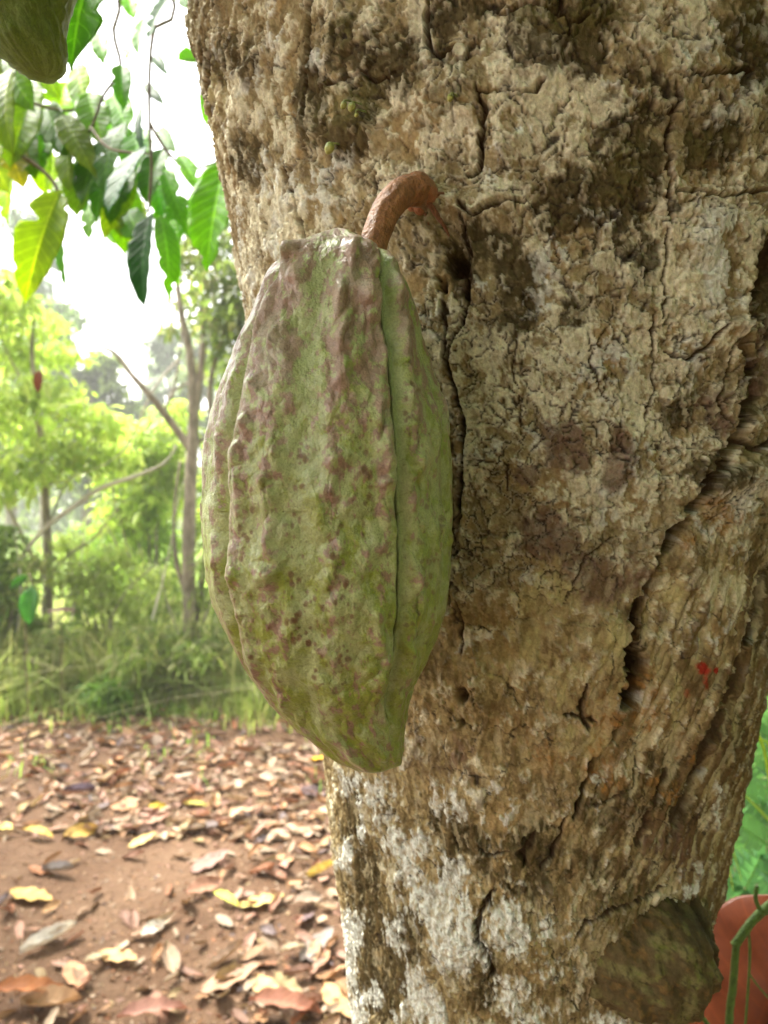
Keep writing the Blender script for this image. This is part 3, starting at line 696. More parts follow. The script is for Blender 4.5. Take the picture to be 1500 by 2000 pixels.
    purple = np.array((.39, .20, .22), np.float32); pink = np.array((.66, .52, .48), np.float32); rust = np.array((.155, .070, .025), np.float32)
    if tint == 'dark': purple = vivid*.8
    C = np.zeros(TH.shape+(3,), np.float32)+sage
    C = mixc(C, vivid, ss(-.15, .55, n9*.8+.5*n3+.45*ss(.45, 1, t)-.02+.3*ss(.2, 1.0, np.sin(TH))-.6*green)*.95)
    pm = ss(.0, .4, .55*n3+.65*fbm(S, Zm*.6, 5, 5, 67+seed, .7)+.40-.62*ss(.1, .62, t)+.3*ridge-1.0*green-.25*ss(.1, 1.0, np.sin(TH))+.25*low)
    C = mixc(C, purple, pm*.85)
    C = mixc(C, pink, ss(.0, .6, knob*.9+n3*.5-.35)*.4*(1-green)*ss(.75, .2, t))
    C = mixc(C, (.46, .50, .38), ss(.2, .7, fbm(S, Zm, 13, 4, 69+seed))*.3)
    C = mixc(C, (.25, .32, .12), np.clip(green, 0, 1)*ef*.35)
    # rusty scabs along the ridge flanks
    sc = ss(.80, .98, fbm(S, Zm*.8, 3.2, 3, 71+seed)+.5*np.maximum(ridge, .2)*ss(.2, .45, t)*(1-ss(.85, .93, t))+.15*n9-.25*green)
    C = mixc(C, rust, sc*.6)
    C = mixc(C, (.22, .10, .03), ef*np.exp(-((dA-1.9)/.7)**2)*ss(-.2, .3, n3)*.7*ss(.25, .4, t))
    C = C*np.array((.86, .87, .70), np.float32)
    C = mixc(C, (.58, .47, .36), rimA*.75*ss(.1, .3, t))
    C = mixc(C, (.03, .034, .014), seam*.95)
    if traced:   # dark rusty freckles seen on the two middle ridges
        U = 750+X/Y*F; Vq = 1000-(Z-CZ)/Y*F
        rs = np.random.RandomState(5)
        for bx, y0, y1, n in ((592, 870, 1000, 9), (575, 1000, 1260, 26), (610, 1150, 1330, 16), (655, 960, 1180, 12), (680, 1130, 1300, 14), (715, 900, 1010, 8), (480, 990, 1100, 8), (520, 1200, 1320, 6), (800, 760, 850, 8), (700, 800, 960, 10), (840,950,1200,8)):
            for _ in range(n):
                x = bx+rs.normal(0, 9); y = rs.uniform(y0, y1); r = rs.uniform(2.5, 7)
                q = np.hypot((U-x)/r, (Vq-y)/(r*rs.uniform(.9, 1.6)))+.5*n3
                C = mixc(C, (.17, .075, .03), (1-ss(.5, 1.1, q))*(np.cos(TH) > 0)*.75)
    if tint == 'dark': C = C*np.array((.42, .56, .26), np.float32)
    V3 = np.stack([X, Y, Z], -1)
    top = V3[0].mean(0); bot = V3[-1].mean(0)
    V3 = np.vstack([V3.reshape(-1, 3), top, bot]); Cc = np.vstack([C.reshape(-1, 3), C[0].mean(0), C[-1].mean(0)])
    Q = grid_faces(nr, nc, True)
    j = np.arange(nc); j2 = (j+1) % nc; n0 = nr*nc
    me = bpy.data.meshes.new('husk')
    # polygon caps as triangles, added as a second pass through from numpy
    T = np.vstack([np.stack([Q[:, 0], Q[:, 1], Q[:, 2]], -1), np.stack([Q[:, 0], Q[:, 2], Q[:, 3]], -1),
                   np.stack([j2, j, np.full(nc, n0)], -1), np.stack([j+(nr-1)*nc, j2+(nr-1)*nc, np.full(nc, n0+1)], -1)])
    return V3, T[:, ::-1], np.clip(Cc, .01, .9)
V3, T, Cc = pod_mesh()
podc = P(700, 470, .25)
pod = empty('cacao_pod', podc, 'large ribbed green and purple cacao pod hanging by a rusty stalk against the trunk', 'cacao pod', 'cacao pods')
husk = under(link('husk', npmesh('husk', V3, T, {'Col': Cc}), M_POD), pod)
# ---- stalk
def colour_tube(name, pts, radii, n, sides, base, seed=0, rough=.1, gray=None):
    V, Q = tube(pts, radii, n, sides, rough, seed)
    me = quad2poly(name, V, Q)
    k = np.arange(len(V)); a = (k % sides)/sides*20; l = (k//sides)/n*60
    n1 = fbm(a, l, 2.2, 5, seed+5, .65); C = np.zeros((len(V), 3), np.float32)+np.array(base, np.float32)
    C = mixc(C, tuple(np.array(base)*.5), ss(.1, .7, n1)*.8); C = mixc(C, tuple(np.minimum(np.array(base)*1.5, .8)), ss(.2, .8, -n1)*.6)
    if gray: 
        f = ss(gray[0], gray[1], (k//sides)/n)*ss(-.3, .3, n1+.2); C = mixc(C, (.22, .19, .14), f*.8)
    ca = me.color_attributes.new('Col', 'FLOAT_COLOR', 'POINT'); c4 = np.ones((len(V), 4), np.float32); c4[:, :3] = C
    ca.data.foreach_set('color', c4.ravel()); return me
h1, hn = on_bark(820, 392, -.010); h0, _ = on_bark(824, 376, .0030)
pts = [P(722, 520, .246), P(732, 470, .248), P(748, 425, .251), P(768, 392, .254), P(790, 375, .259), P(808, 371, (h0.y+.259)/2), h0, h1]
rr_ = [.0050, .0051, .0053, .0055, .0056, .0057, .0058, .0060]
under(link('stalk', colour_tube('stalk', pts, rr_, 160, 72, (.34, .145, .06), 3, .09, (.78, .95)), M_STALK), pod)
for line, r in (([(838, 395), (852, 418), (868, 442), (878, 462)], .0014), ([(838, 385), (856, 380), (868, 378)], .0014), ([(822, 402), (832, 420), (838, 440)], .0009)):
    pp = [on_bark(x, y, r*.3)[0] for i, (x, y) in enumerate(line)]
    rt = under(link('stalk_root', colour_tube('stalk_root', pp, [r*.8, r*.75, r*.5, r*.25], 24, 12, (.24, .10, .05), 9, .4), M_STALK), pod)

for x, y, rx in ((836, 376, .0040), (806, 398, .0028), (820, 404, .0028)):     # gnarled collar where the stalk leaves the bark
    p_, n_ = on_bark(x, y, 0); me = ellmesh('stalk_collar', p_, rx, (n_+Vector((0, 0, .8))).normalized(), (.30, .15, .07) if x < 840 else (.24, .19, .13))
    under(link('stalk_collar', me, M_STALK), pod)
# ---- second pod, upper left corner
V2, T2, C2 = pod_mesh(seed=40, traced=False, nr=260, ncf=240, ncb=60, tint='dark')
c0 = V2.mean(0); Vr = V2-c0
q = Matrix.Rotation(rad(-9), 3, 'Y') @ Matrix.Rotation(rad(35), 3, 'Z')
Vr = Vr@np.array(q).T*.86
tipw = P(86, 152, .33); low_i = Vr[:, 2].argmin()
Vr = Vr-Vr[low_i]+np.array(tipw)
topp = Vr[Vr[:, 2].argmax()]
pod2 = empty('cacao_pod', Vector(topp), 'dark olive green cacao pod in the upper left corner beside a big dark leaf', 'cacao pod', 'cacao pods')
under(link('husk', npmesh('husk', Vr, T2, {'Col': C2}), mat_pod('dark_pod_skin', 0, .6, .75)), pod2)

# ================================================================== leaves
def leaf_arrays(L, W, nu=26, nv=9, fold=.25, droop=.3, curl=0.0, wave=.03, bites=0, seed=0, acum=.12, twist=0.0):
    """leaf lying along +X, up +Z; uv = along, across"""
    rs = np.random.RandomState(seed)
    u = np.linspace(0, 1, nu); v = np.linspace(-1, 1, nv)
    U, Vv = np.meshgrid(u, v, indexing='ij')
    prof = np.sin(np.pi*np.clip(u, 0, 1)**.85)**.75
    prof = prof*(1-ss(1-acum, 1.0, u)*.72)*(.25+.75*ss(0, .12, u)); prof[-1] = .01; prof[0] = .03
    wl = prof.copy(); wr = prof.copy()
    for b in range(bites):
        c = rs.uniform(.2, .95); k = rs.uniform(.015, .05); dd = rs.uniform(.25, .75)
        g = 1-dd*np.exp(-((u-c)/k)**2)
        if rs.rand() < .5: wl *= g
        else: wr *= g
    jit = 1+.012*rs.randn(nu); wl = wl*jit; wr = wr*(1+.012*rs.randn(nu))
    Wd = np.where(Vv < 0, wl[:, None], wr[:, None])*W/2
    y = Vv*Wd; x = U*L
    z = np.abs(Vv)*Wd*fold+wave*W*np.sin(U*L/W*9+Vv*2+seed)*np.abs(Vv)**1.5
    z += curl*W*(Vv**2)*np.where(Vv < 0, 1, rs.uniform(.4, 1.0))
    # droop: bend about y
    ang = -droop*U; xs = np.cumsum(np.vstack([np.zeros((1, nv)), np.diff(x, axis=0)*np.cos(ang[1:])]), 0)
    zs = np.cumsum(np.vstack([np.zeros((1, nv)), np.diff(x, axis=0)*np.sin(ang[1:])]), 0)
    X = xs-z*np.sin(ang); Z = zs+z*np.cos(ang); Y = y
    if twist:
        a = twist*U; Y, Z2 = Y*np.cos(a)-(Z-zs)*np.sin(a), Y*np.sin(a)+(Z-zs)*np.cos(a)+zs; Z = Z2
    V = np.stack([X, Y, Z], -1).reshape(-1, 3)
    return V, grid_faces(nu, nv), np.stack([U, Vv], -1).reshape(-1, 2)
def frame(base, tip, face, roll=0):
    x = (tip-base).normalized(); z = (face-x*face.dot(x)).normalized()
    y = z.cross(x); R = Matrix((x, y, z)).transposed()
    return R@Matrix.Rotation(roll, 3, 'X')
def place_leaf(root, b, t, Wm, col, face=Vector((0, -1, .25)), roll=0, droop=.35, fold=.3, bites=0, seed=0, mat=None, nu=40, nv=13, curl=0., name='leaf'):
    L = (t-b).length*1.02
    V, Q, uv = leaf_arrays(L, Wm, nu, nv, fold, droop, curl, .018, bites, seed)
    mid = V.reshape(nu, nv, 3)[-1, nv//2]
    # turn the bent leaf so base and tip fall on the chord
    a = math.atan2(mid[2], mid[0]); ca_, sa_ = math.cos(a), math.sin(a)
    V = np.stack([V[:, 0]*ca_+V[:, 2]*sa_, V[:, 1], -V[:, 0]*sa_+V[:, 2]*ca_], -1)*(L/1.02)/math.hypot(mid[0], mid[2])
    R = np.array(frame(b, t, face, roll)); V = V@R.T+np.array(b)
    me = npmesh(name, V, Q, uv=uv); o = link(name, me, mat or M_LEAF); o.color = (*col, 1)
    so_ = o.modifiers.new('thickness', 'SOLIDIFY'); so_.thickness = .0006
    return under(o, root)
G_BR = (.15, .27, .03); G_YL = (.25, .31, .04); G_MD = (.10, .20, .03); G_DK = (.04, .11, .04); G_BL = (.05, .12, .07); G_OL = (.16, .21, .03); G_YY = (.36, .34, .07)
LEAVES = [
 ((200, 270), (160, 400), 70, (.08, .16, .03), 1.18, 2, .2), ((255, 330), (215, 440), 60, (.10, .19, .03), 1.2, 2, -.2), ((90, 210), (150, 310), 70, (.12, .2, .03), 1.22, 2, .2), ((320, 290), (285, 400), 60, (.09, .18, .03), 1.2, 3, .2),
 ((150, 210), (120, 300), 60, (.08, .17, .03), 1.2, 2, .3), ((40, 250), (70, 350), 66, (.14, .22, .03), 1.22, 3, .1), ((220, 180), (255, 270), 60, (.14, .24, .03), 1.24, 3, .1), ((350, 380), (345, 480), 50, (.14, .26, .03), 1.26, 4, .1),
 ((250, 410), (290, 500), 56, (.12, .22, .03), 1.22, 3, .1), ((190, 390), (175, 470), 40, (.14, .24, .03), 1.25, 3, .3), ((335, 430), (350, 560), 56, (.15, .26, .03), 1.2, 3, .2), ((10, 110), (70, 220), 80, (.14, .22, .04), 1.15, 2, .1),
 ((290, 30), (270, 110), 36, (.10, .2, .03), 1.2, 3, .3), ((60, 200), (20, 330), 90, (.22, .29, .04), 1.2, 2, .1), ((110, 240), (70, 350), 80, (.18, .27, .04), 1.25, 2, .2), ((170, 180), (205, 290), 66, (.16, .25, .03), 1.2, 2, -.1), ((240, 240), (205, 380), 84, (.09, .19, .03), 1.15, 2, .15),
 ((180, 300), (150, 425), 78, (.20, .28, .04), 1.22, 3, .1), ((230, 350), (245, 500), 80, (.17, .26, .03), 1.28, 4, 0), ((270, 250), (280, 380), 70, (.12, .23, .03), 1.25, 2, .1), ((330, 330), (320, 450), 66, (.16, .28, .03), 1.3, 3, .1),
 ((20, 60), (60, 200), 90, (.20, .28, .04), 1.2, 2, .1), ((130, 160), (115, 270), 70, (.22, .30, .05), 1.3, 2, .1), ((0, 180), (60, 290), 86, (.24, .30, .05), 1.25, 2, .1), ((-30, 250), (20, 380), 80, (.26, .30, .06), 1.28, 2, .1),
 ((310, 250), (345, 300), 30, (.12, .23, .03), 1.2, 2, .1), ((262, 60), (250, 120), 34, (.15, .27, .03), 1.3, 2, .1), ((250, -20), (262, 40), 40, (.15, .27, .03), 1.3, 2, .1), ((150, 330), (110, 400), 40, (.2, .28, .04), 1.25, 2, .1),
 ((340, -30), (372, 22), 30, (.10, .2, .04), 1.1, 2, .1), ((95, 300), (125, 390), 50, (.24, .3, .05), 1.3, 2, .1),  # base px, tip px, width px, colour, depth, bites, roll
 ((205, -120), (140, 138), 170, G_MD, .55, 2, 0), ((345, -20), (288, 82), 42, G_BL, 1.0, 4, .5), ((430, 120), (346, 118), 62, G_BR, 1.0, 2, -.2),
 ((425, 150), (404, 250), 40, G_BR, 1.1, 0, .4), ((285, 285), (212, 418), 78, G_BL, .95, 2, .3), ((296, 415), (284, 606), 62, G_DK, 1.05, 1, .25), ((312, 420), (330, 590), 50, G_BR, 1.15, 4, -.3),
 ((446, 305), (404, 535), 105, G_BR, 1.0, 4, .1), ((348, 303), (410, 400), 34, G_BR, 1.05, 2, .3), ((118, 372), (48, 595), 88, G_YL, 1.1, 3, -.15), ((128, 385), (132, 572), 36, G_MD, 1.12, 4, .5),
 ((95, 262), (92, 385), 62, G_YL, 1.25, 2, .2), ((28, 130), (28, 305), 92, G_OL, .9, 2, .15), ((10, 270), (48, 372), 60, G_YY, 1.2, 3, .1), ((150, 255), (140, 378), 60, G_OL, 1.2, 1, .2),
 ((238, 128), (240, 222), 40, G_MD, 1.1, 3, .1), ((282, 165), (322, 208), 22, G_DK, 1.1, 2, 0), ((286, 195), (284, 300), 34, G_BL, 1.15, 3, .7), ((120, 225), (190, 350), 56, G_OL, 1.15, 2, .1),
 ((265, 330), (202, 470), 60, G_YL, 1.2, 3, -.1), ((150, 125), (180, 232), 56, G_YL, 1.3, 2, .1), ((222, 300), (190, 440), 50, G_MD, 1.2, 2, .4), ((300, 300), (320, 430), 60, G_BR, 1.3, 4, 0),
 ((210, 440), (224, 480), 26, G_BR, 1.3, 1, 0), ((60, 95), (120, 200), 50, G_YL, 1.25, 2, .2), ((0, 240), (-10, 350), 60, G_YL, 1.15, 3, .1), ((200, 210), (232, 300), 46, G_BR, 1.35, 3, 0),
 ((200, 235), (150, 330), 46, G_BR, 1.3, 2, .2), ((255, 300), (238, 470), 54, G_OL, 1.25, 3, .1), ((318, 330), (372, 470), 40, G_BR, 1.25, 4, .1), ((30, 320), (15, 440), 48, G_YL, 1.3, 3, .3),
 ((170, 300), (165, 420), 46, G_MD, 1.25, 2, .3), ((75, 150), (72, 270), 60, G_OL, 1.3, 2, .1), ((380, 400), (352, 470), 26, G_BR, 1.3, 1, .1), ((300, 110), (330, 150), 22, G_DK, 1.2, 1, .1),
 ((-40, 40), (10, 170), 80, G_OL, 1.0, 1, .2), ((200, 60), (205, 130), 40, G_BR, 1.3, 2, .2), ((272, 385), (262, 520), 44, G_YL, 1.3, 3, .2),
]
for i, (bp, tp, wpx, col, d, bt, roll) in enumerate(LEAVES):
    b_ = P(bp[0], bp[1], d+.02); t_ = P(tp[0], tp[1], d-.04)
    k = random.uniform(1.15, 1.7)
    place_leaf(cacao, b_, t_, wpx/F*d, tuple(c*k for c in col), Vector((random.uniform(-.4, .4), -1, random.uniform(.1, .7))), roll, random.uniform(.2, .6), random.uniform(.15, .4), bt, 100+i)
def limb(root, pts, radii, name='limb', mat=M_LIMB, n=40, sides=14, rough=.25, seed=1):
    V, Q = tube(pts, radii, n, sides, rough, seed); return under(link(name, quad2poly(name, V, Q), mat), root)
TOP = Vector((float(kx[-2]), float(ky[-2]), 2.0))
# limbs above the frame; the left one carries the hanging sprays
L1 = [TOP+Vector((-.05, .0, -.08)), Vector((-.15, .5, 2.3)), Vector((-.42, .72, 2.42)), Vector((-.72, 1.1, 2.45)), Vector((-1.1, 1.5, 2.6))]
limb(cacao, L1, [.085, .06, .045, .03, .015], seed=2)
limb(cacao, [TOP+Vector((.05, 0, -.08)), Vector((.5, .6, 2.5)), Vector((1.1, .8, 2.9)), Vector((1.8, 1.0, 3.1))], [.09, .07, .05, .02], seed=3)
limb(cacao, [TOP+Vector((0, -.04, -.06)), Vector((.15, .0, 2.5)), Vector((.2, -.7, 2.8)), Vector((.0, -1.6, 3.0))], [.08, .06, .045, .02], seed=4)
limb(cacao, [Vector((-.15, .5, 2.3)), Vector((-.5, .2, 2.6)), Vector((-1.0, -.3, 2.8)), Vector((-1.7, -.6, 2.9))], [.045, .035, .03, .012], seed=5)
def twig(pl, r0, r1, d0, d1, seed, start=None):
    n = len(pl); pts = [P(x, y, d0+(d1-d0)*i/(n-1)) for i, (x, y) in enumerate(pl)]
    if start is not None: pts = [start]+pts
    limb(cacao, pts, [r0, (r0+r1)/2, r1], 'twig', M_TWIG, 26, 8, .15, seed)
twig([(225, -60), (222, 60), (235, 120), (228, 150), (200, 190), (178, 250), (140, 300)], .004, .002, 1.2, 1.15, 3, Vector((-.42, .75, 2.42)))
twig([(330, -40), (300, 60), (292, 150), (292, 240), (296, 330), (290, 415)], .0035, .002, 1.1, 1.05, 4, Vector((-.45, .78, 2.42)))
twig([(120, -50), (70, 60), (40, 180), (118, 215), (160, 210)], .004, .002, 1.2, 1.2, 5, Vector((-.72, 1.1, 2.45)))
twig([(-40, 180), (0, 278), (60, 315), (100, 350), (118, 385)], .005, .0025, 1.2, 1.12, 6, Vector((-.80, 1.15, 2.46)))
twig([(292, 240), (330, 300), (372, 330), (440, 310)], .003, .0015, 1.1, 1.02, 7)
twig([(178, 250), (215, 290), (290, 300)], .003, .0015, 1.15, 1.0, 8)
twig([(225, -170), (207, -122)], .002, .0015, .58, .555, 9, Vector((-.35, .68, 2.38)))
twig([(470, 60), (450, 110), (430, 125)], .003, .002, 1.05, 1.02, 10, Vector((-.15, .95, 2.3)))
# the upper pod's stalk up to the limb
tp2 = Vector(topp)
under(link('stalk', colour_tube('stalk', [tp2+Vector((0, 0, -.01)), tp2+Vector((.005, .01, .03)), tp2+Vector((.03, .06, .09)), Vector((-.27, .60, 2.33))], [.005, .005, .006, .008], 30, 16, (.25, .14, .06), 12, .15), M_STALK), pod2)

def leafcloud(centres, sizes, n, leaf, cols, seed, flat=.35, keep=None, aspect=.42):
    """many separate folded leaf blades scattered through clumps -> V, T(tri), C"""
    rs = np.random.RandomState(seed); centres = np.array(centres, float); sizes = np.array(sizes, float)
    if sizes.ndim == 1: sizes = np.stack([sizes, sizes, sizes*.7], -1)
    wgt = sizes.prod(1)**.66; idx = rs.choice(len(centres), n, p=wgt/wgt.sum())
    d = rs.randn(n, 3); d /= np.linalg.norm(d, axis=1)[:, None]; r = rs.rand(n)**.45
    p = centres[idx]+d*r[:, None]*sizes[idx]
    if keep is not None:
        m = keep(p); p = p[m]; idx = idx[m]; n = len(p)
    yaw = rs.rand(n)*2*np.pi; pit = rs.normal(-.5, .5, n)
    ax = np.stack([np.cos(yaw)*np.cos(pit), np.sin(yaw)*np.cos(pit), np.sin(pit)], -1)
    up = np.stack([rs.randn(n)*flat, rs.randn(n)*flat, np.ones(n)], -1)
    sd = np.cross(up, ax); sd /= np.linalg.norm(sd, axis=1)[:, None]+1e-9; nz = np.cross(ax, sd)
    L = leaf*rs.uniform(.6, 1.3, n)[:, None]; W = L*aspect/2
    v0 = p; v1 = p+ax*L*.35+sd*W+nz*W*.3; v2 = p+ax*L*.75+sd*W*.75+nz*W*.2-np.array([0, 0, 1])*L*.06; v3 = p+ax*L-np.array([0, 0, 1])*L*.16
    v4 = p+ax*L*.75-sd*W*.75+nz*W*.2-np.array([0, 0, 1])*L*.06; v5 = p+ax*L*.35-sd*W+nz*W*.3; vm = p+ax*L*.5
    V = np.stack([v0, v1, v2, v3, v4, v5, vm], 1).reshape(-1, 3)
    o = (np.arange(n)*7)[:, None]
    T = np.concatenate([o+np.array([a, b, 6]) for a, b in ((0, 1), (1, 2), (2, 3), (3, 4), (4, 5), (5, 0))], 0)
    cols = np.array(cols, np.float32); cc = cols[rs.randint(0, len(cols), n)]
    clump = rs.rand(len(centres))[idx][:, None]
    cc = cc*(rs.uniform(.75, 1.25, n)[:, None])*(.8+.4*clump)
    C = np.repeat(cc, 7, axis=0)
    return V, T, C
def cloud_obj(name, V, T, C, mat=M_FOL, root=None):
    o = link(name, npmesh(name, V, T, {'Col': C}, smooth=False), mat)
    return under(o, root) if root else o
def crown_keep(p):
    vis = (p[:, 1] > -.2) & (p[:, 2] < CZ+.78*(p[:, 1]+.25)+.16) & (np.abs(p[:, 0]) < .75*(p[:, 1]+.5)+.35)
    o_ = np.array([-.55, 1.2, 1.9]); dd = np.array(sdir); q = p-o_; t = q@dd
    near = (t > 0) & (np.linalg.norm(q-t[:, None]*dd, axis=1) < .5)  # gap cut in the unseen crown so sun reaches the hanging leaves
    return ~vis & ~near
rs = np.random.RandomState(3)
cc_, sz_ = [], []
for i in range(150):
    a = rs.rand()*2*np.pi; r = 2.9*math.sqrt(rs.rand()); z = 2.55+rs.rand()*1.1-.13*r
    cc_.append((.05+r*math.cos(a), .1+r*math.sin(a), z)); sz_.append(rs.uniform(.25, .45))
V, T, C = leafcloud(cc_, sz_, 7000, .24, [G_MD, G_DK, G_BR, G_OL], 5, keep=crown_keep)
o = cloud_obj('crown', V, T, C, M_FOL, cacao); o['kind'] = 'stuff'  # unseen crown, built to keep sky and sun off the trunk

# ================================================================== ground
def gheight(x, y):
    x = np.asarray(x, float); y = np.asarray(y, float)
    far = ss(30, 160, np.hypot(x, y))
    return .02*gn(x*.8, y*.8, 5)*1.5+.008*gn(x*4, y*4, 6)+.05*gn(x*.25, y*.25, 8)*ss(4, 8, y)+far*2.5*gn(x*.02, y*.02, 9)
def edge_y(x):       # where the litter gives way to grass
    x = np.asarray(x, float)
    return 4.35-.16*(x+2.0)+.10*np.sin(x*2.3)+.45*gn(x*1.3, x*0+.5, 31)+.25*gn(x*4.1, x*0+.5, 32)
def build_ground():
    xs = np.concatenate([-np.geomspace(400, 6, 34)[:-1], np.linspace(-6, 6, 300), np.geomspace(6, 400, 34)[1:]])
    ys = np.concatenate([-np.geomspace(200, 3, 22)[:-1], np.linspace(-3, 9, 300), np.geomspace(9, 900, 44)[1:]])
    X, Y = np.meshgrid(xs, ys); Z = gheight(X, Y)
    n = fbm(X, Y, .5, 5, 3); n2 = fbm(X, Y, .12, 4, 13); n3 = fbm(X, Y, 2.2, 3, 23)
    soil = np.array((.10, .056, .032), np.float32)
    C = np.zeros(X.shape+(3,), np.float32)+soil
    C = mixc(C, (.135, .08, .048), ss(-.1, .7, n)*.8); C = mixc(C, (.07, .038, .022), ss(.1, .7, -n+.5*n2)*.6)
    C = mixc(C, (.18, .12, .075), ss(.3, .8, n2)*.4)
    gm = ss(-.25, .35, Y-edge_y(X)+.3*n3+.2*n)
    C = mixc(C, (.15, .155, .06), gm*.85)
    C = mixc(C, (.10, .17, .03), ss(6, 9, Y)*.8)
    C = mixc(C, (.10, .17, .04), ss(1.2, 2.0, X)*ss(-.2, .3, n+.3)*.6)
    return npmesh('ground', np.stack([X, Y, Z], -1).reshape(-1, 3), grid_faces(len(ys), len(xs)), {'Col': C.reshape(-1, 3)})
M_SOIL = mat_attr('red_soil', .92, .15, nscale=38, bump=.03)
g = link('ground', build_ground(), M_SOIL); tag(g, 'reddish bare soil of the path running into grassy ground', None, None, 'structure')

# fallen leaves: sixteen shapes, coloured one by one
rsl = np.random.RandomState(11)
LV = []
for k in range(16):
    st = k % 4      # flat, curled, cupped, twisted
    V, Q, uv = leaf_arrays(.14, .046 if k % 3 else .058, 22, 9, (.08, .4, .25, .15)[st], (-.1, -.3, .45, .25)[st], (.03, .35, .15, .08)[st], .05, (0, 0, 1, 0)[rsl.randint(4)], 300+k, .1, (0, .3, 0, 1.1)[st])
    V[:, 0] -= V[:, 0].mean(); V[:, 2] -= np.percentile(V[:, 2], 12)
    me = npmesh('fallen_leaf', V, Q, uv=uv); me.materials.append(M_DRY); LV.append(me)
STW = ['flat', 'rolled', 'cupped', 'twisted']
LC = [('tan orange', (.47, .26, .13)), ('pink brown', (.42, .24, .17)), ('rust red', (.34, .145, .07)), ('pale beige', (.46, .34, .235)), ('light brown', (.40, .265, .165)),
      ('grey violet', (.20, .15, .145)), ('dark brown', (.16, .085, .05)), ('straw coloured', (.46, .33, .17))]
WC = [.17, .22, .08, .20, .19, .04, .04, .06]
def zone(px, py):
    lr = 'left edge' if px < 150 else ('left part' if px < 330 else ('middle' if px < 500 else 'side nearest the trunk'))
    fr = 'far litter by the grass' if py < 1450 else ('thick litter band' if py < 1600 else ('open soil of the path' if py < 1780 else 'soil close to the viewer'))
    return f'{fr}, {lr}'
def put_leaf(x, y, mesh_i, col, scale, yaw, label, group, lift=.006, tilt=(0, 0)):
    o = bpy.data.objects.new('fallen_leaf', LV[mesh_i]); COL.objects.link(o)
    o.location = (x, y, float(gheight(x, y))+lift); o.rotation_euler = (tilt[0], tilt[1], yaw); o.scale = (scale,)*3
    o.color = (*col, 1); return tag(o, label, 'leaf', group)
def gpt(px, py):
    d = CZ*F/(py-1000); return (px-750)/F*d, d
def dens(px, py):
    e = 1.0
    if py < 1345: e = .25
    elif py < 1640: e = 1.0 if px > 200-(1640-py)*1.2 else .35
    elif py < 1760: e = .18+.75*max(0, (px-330)/370)
    else: e = .20+.24*(px > 420)
    return e
SPEC = [ # singled-out leaves: px,py,mesh,colour,scale,yaw,label
 (60, 1760, 0, (.66, .44, .14), 1.25, -.35, 'big oval golden yellow fallen leaf lying alone on bare soil at the left edge'),
 (75, 1638, 2, (.78, .58, .14), .95, -.2, 'short bright yellow fallen leaf on bare soil left of the path'),
 (8, 1615, 0, (.78, .62, .18), .8, -.5, 'pale yellow fallen leaf cut by the left edge of the view'),
 (160, 1632, 3, (.62, .40, .10), 1.0, .7, 'narrow curved ochre yellow leaf where litter meets bare soil'),
 (278, 1645, 0, (.72, .52, .20), .85, .9, 'cream yellow oval leaf at the lower rim of the litter band'),
 (386, 1580, 2, (.75, .68, .18), .75, .2, 'round lemon yellow leaf in the middle of the litter'),
 (308, 1580, 3, (.70, .50, .05), .6, .4, 'small deep yellow leaf beside a dark brown one in the litter'),
 (442, 1772, 2, (.72, .72, .16), .75, -.5, 'greenish yellow leaf touching a long yellow leaf on the soil'),
 (510, 1772, 0, (.72, .58, .20), 1.05, .35, 'long yellow leaf with its left end against a greenish yellow one'),
 (622, 1490, 0, (.80, .45, .03), .9, 0, 'vivid orange yellow leaf just left of the trunk under the pod'),
 (628, 1710, 1, (.70, .55, .16), .8, .5, 'folded yellow leaf next to the trunk edge'),
 (112, 1710, 1, (.22, .19, .18), .95, -.25, 'grey rolled leaf like a small tube on bare soil'),
 (155, 1548, 1, (.13, .09, .12), 1.1, -.1, 'dark violet rolled leaf in the upper litter'),
 (95, 1850, 1, (.70, .66, .60), 1.1, .7, 'whitish weathered leaf near the lower left'),
 (300, 1828, 3, (.74, .68, .58), .7, 1.2, 'crumpled white leaf scrap on the bare soil'),
 (620, 1855, 0, (.30, .25, .22), 1.1, 1.0, 'broad grey brown leaf beside the trunk foot'),
 (575, 1870, 2, (.60, .50, .34), .7, .8, 'small pale leaf touching a broad grey brown one'),
 (230, 1880, 0, (.66, .42, .20), 1.0, -.4, 'honey brown oval leaf near the lower left'),
 (190, 1890, 2, (.70, .60, .40), .6, 1.0, 'thin cream leaf standing beside a honey brown one'),
 (148, 1920, 0, (.56, .30, .17), 1.0, -.9, 'salmon brown leaf low on the left soil'),
 (60, 1960, 2, (.40, .15, .05), 1.35, .3, 'large rust red leaf with a dark underside in the lower left corner'),
 (100, 1975, 1, (.52, .34, .20), 1.2, -.1, 'tan rolled leaf lying over a rust red one in the lower left corner'),
 (520, 1945, 0, (.66, .42, .20), 1.0, -.9, 'tan yellow leaf above a pink brown one near the bottom'),
 (560, 1985, 2, (.44, .20, .13), 1.3, .0, 'wide pink brown leaf at the bottom under a tan yellow one'),
 (660, 1965, 0, (.62, .38, .18), 1.05, -1.0, 'upright tan leaf at the bottom against the trunk'),
 (300, 1995, 2, (.46, .24, .18), 1.2, .5, 'pink brown leaf cut by the bottom edge of the view'),
 (450, 1925, 0, (.46, .28, .18), 1.2, .5, 'broad faded brown leaf above the bottom edge'),
 (400, 1745, 3, (.42, .22, .14), 1.0, .9, 'reddish brown twisted leaf standing at the centre of the soil'),
 (410, 1690, 0, (.36, .21, .17), 1.2, .9, 'broad mauve brown leaf at the lower rim of the litter'),
 (155, 1310, 2, (.45, .32, .16), 1.5, .2, 'brown yellow leaf heap at the foot of the left sapling'),
 (640, 1590, 3, (.72, .62, .42), .6, .2, 'cream curved leaf near the trunk in the litter'),
]
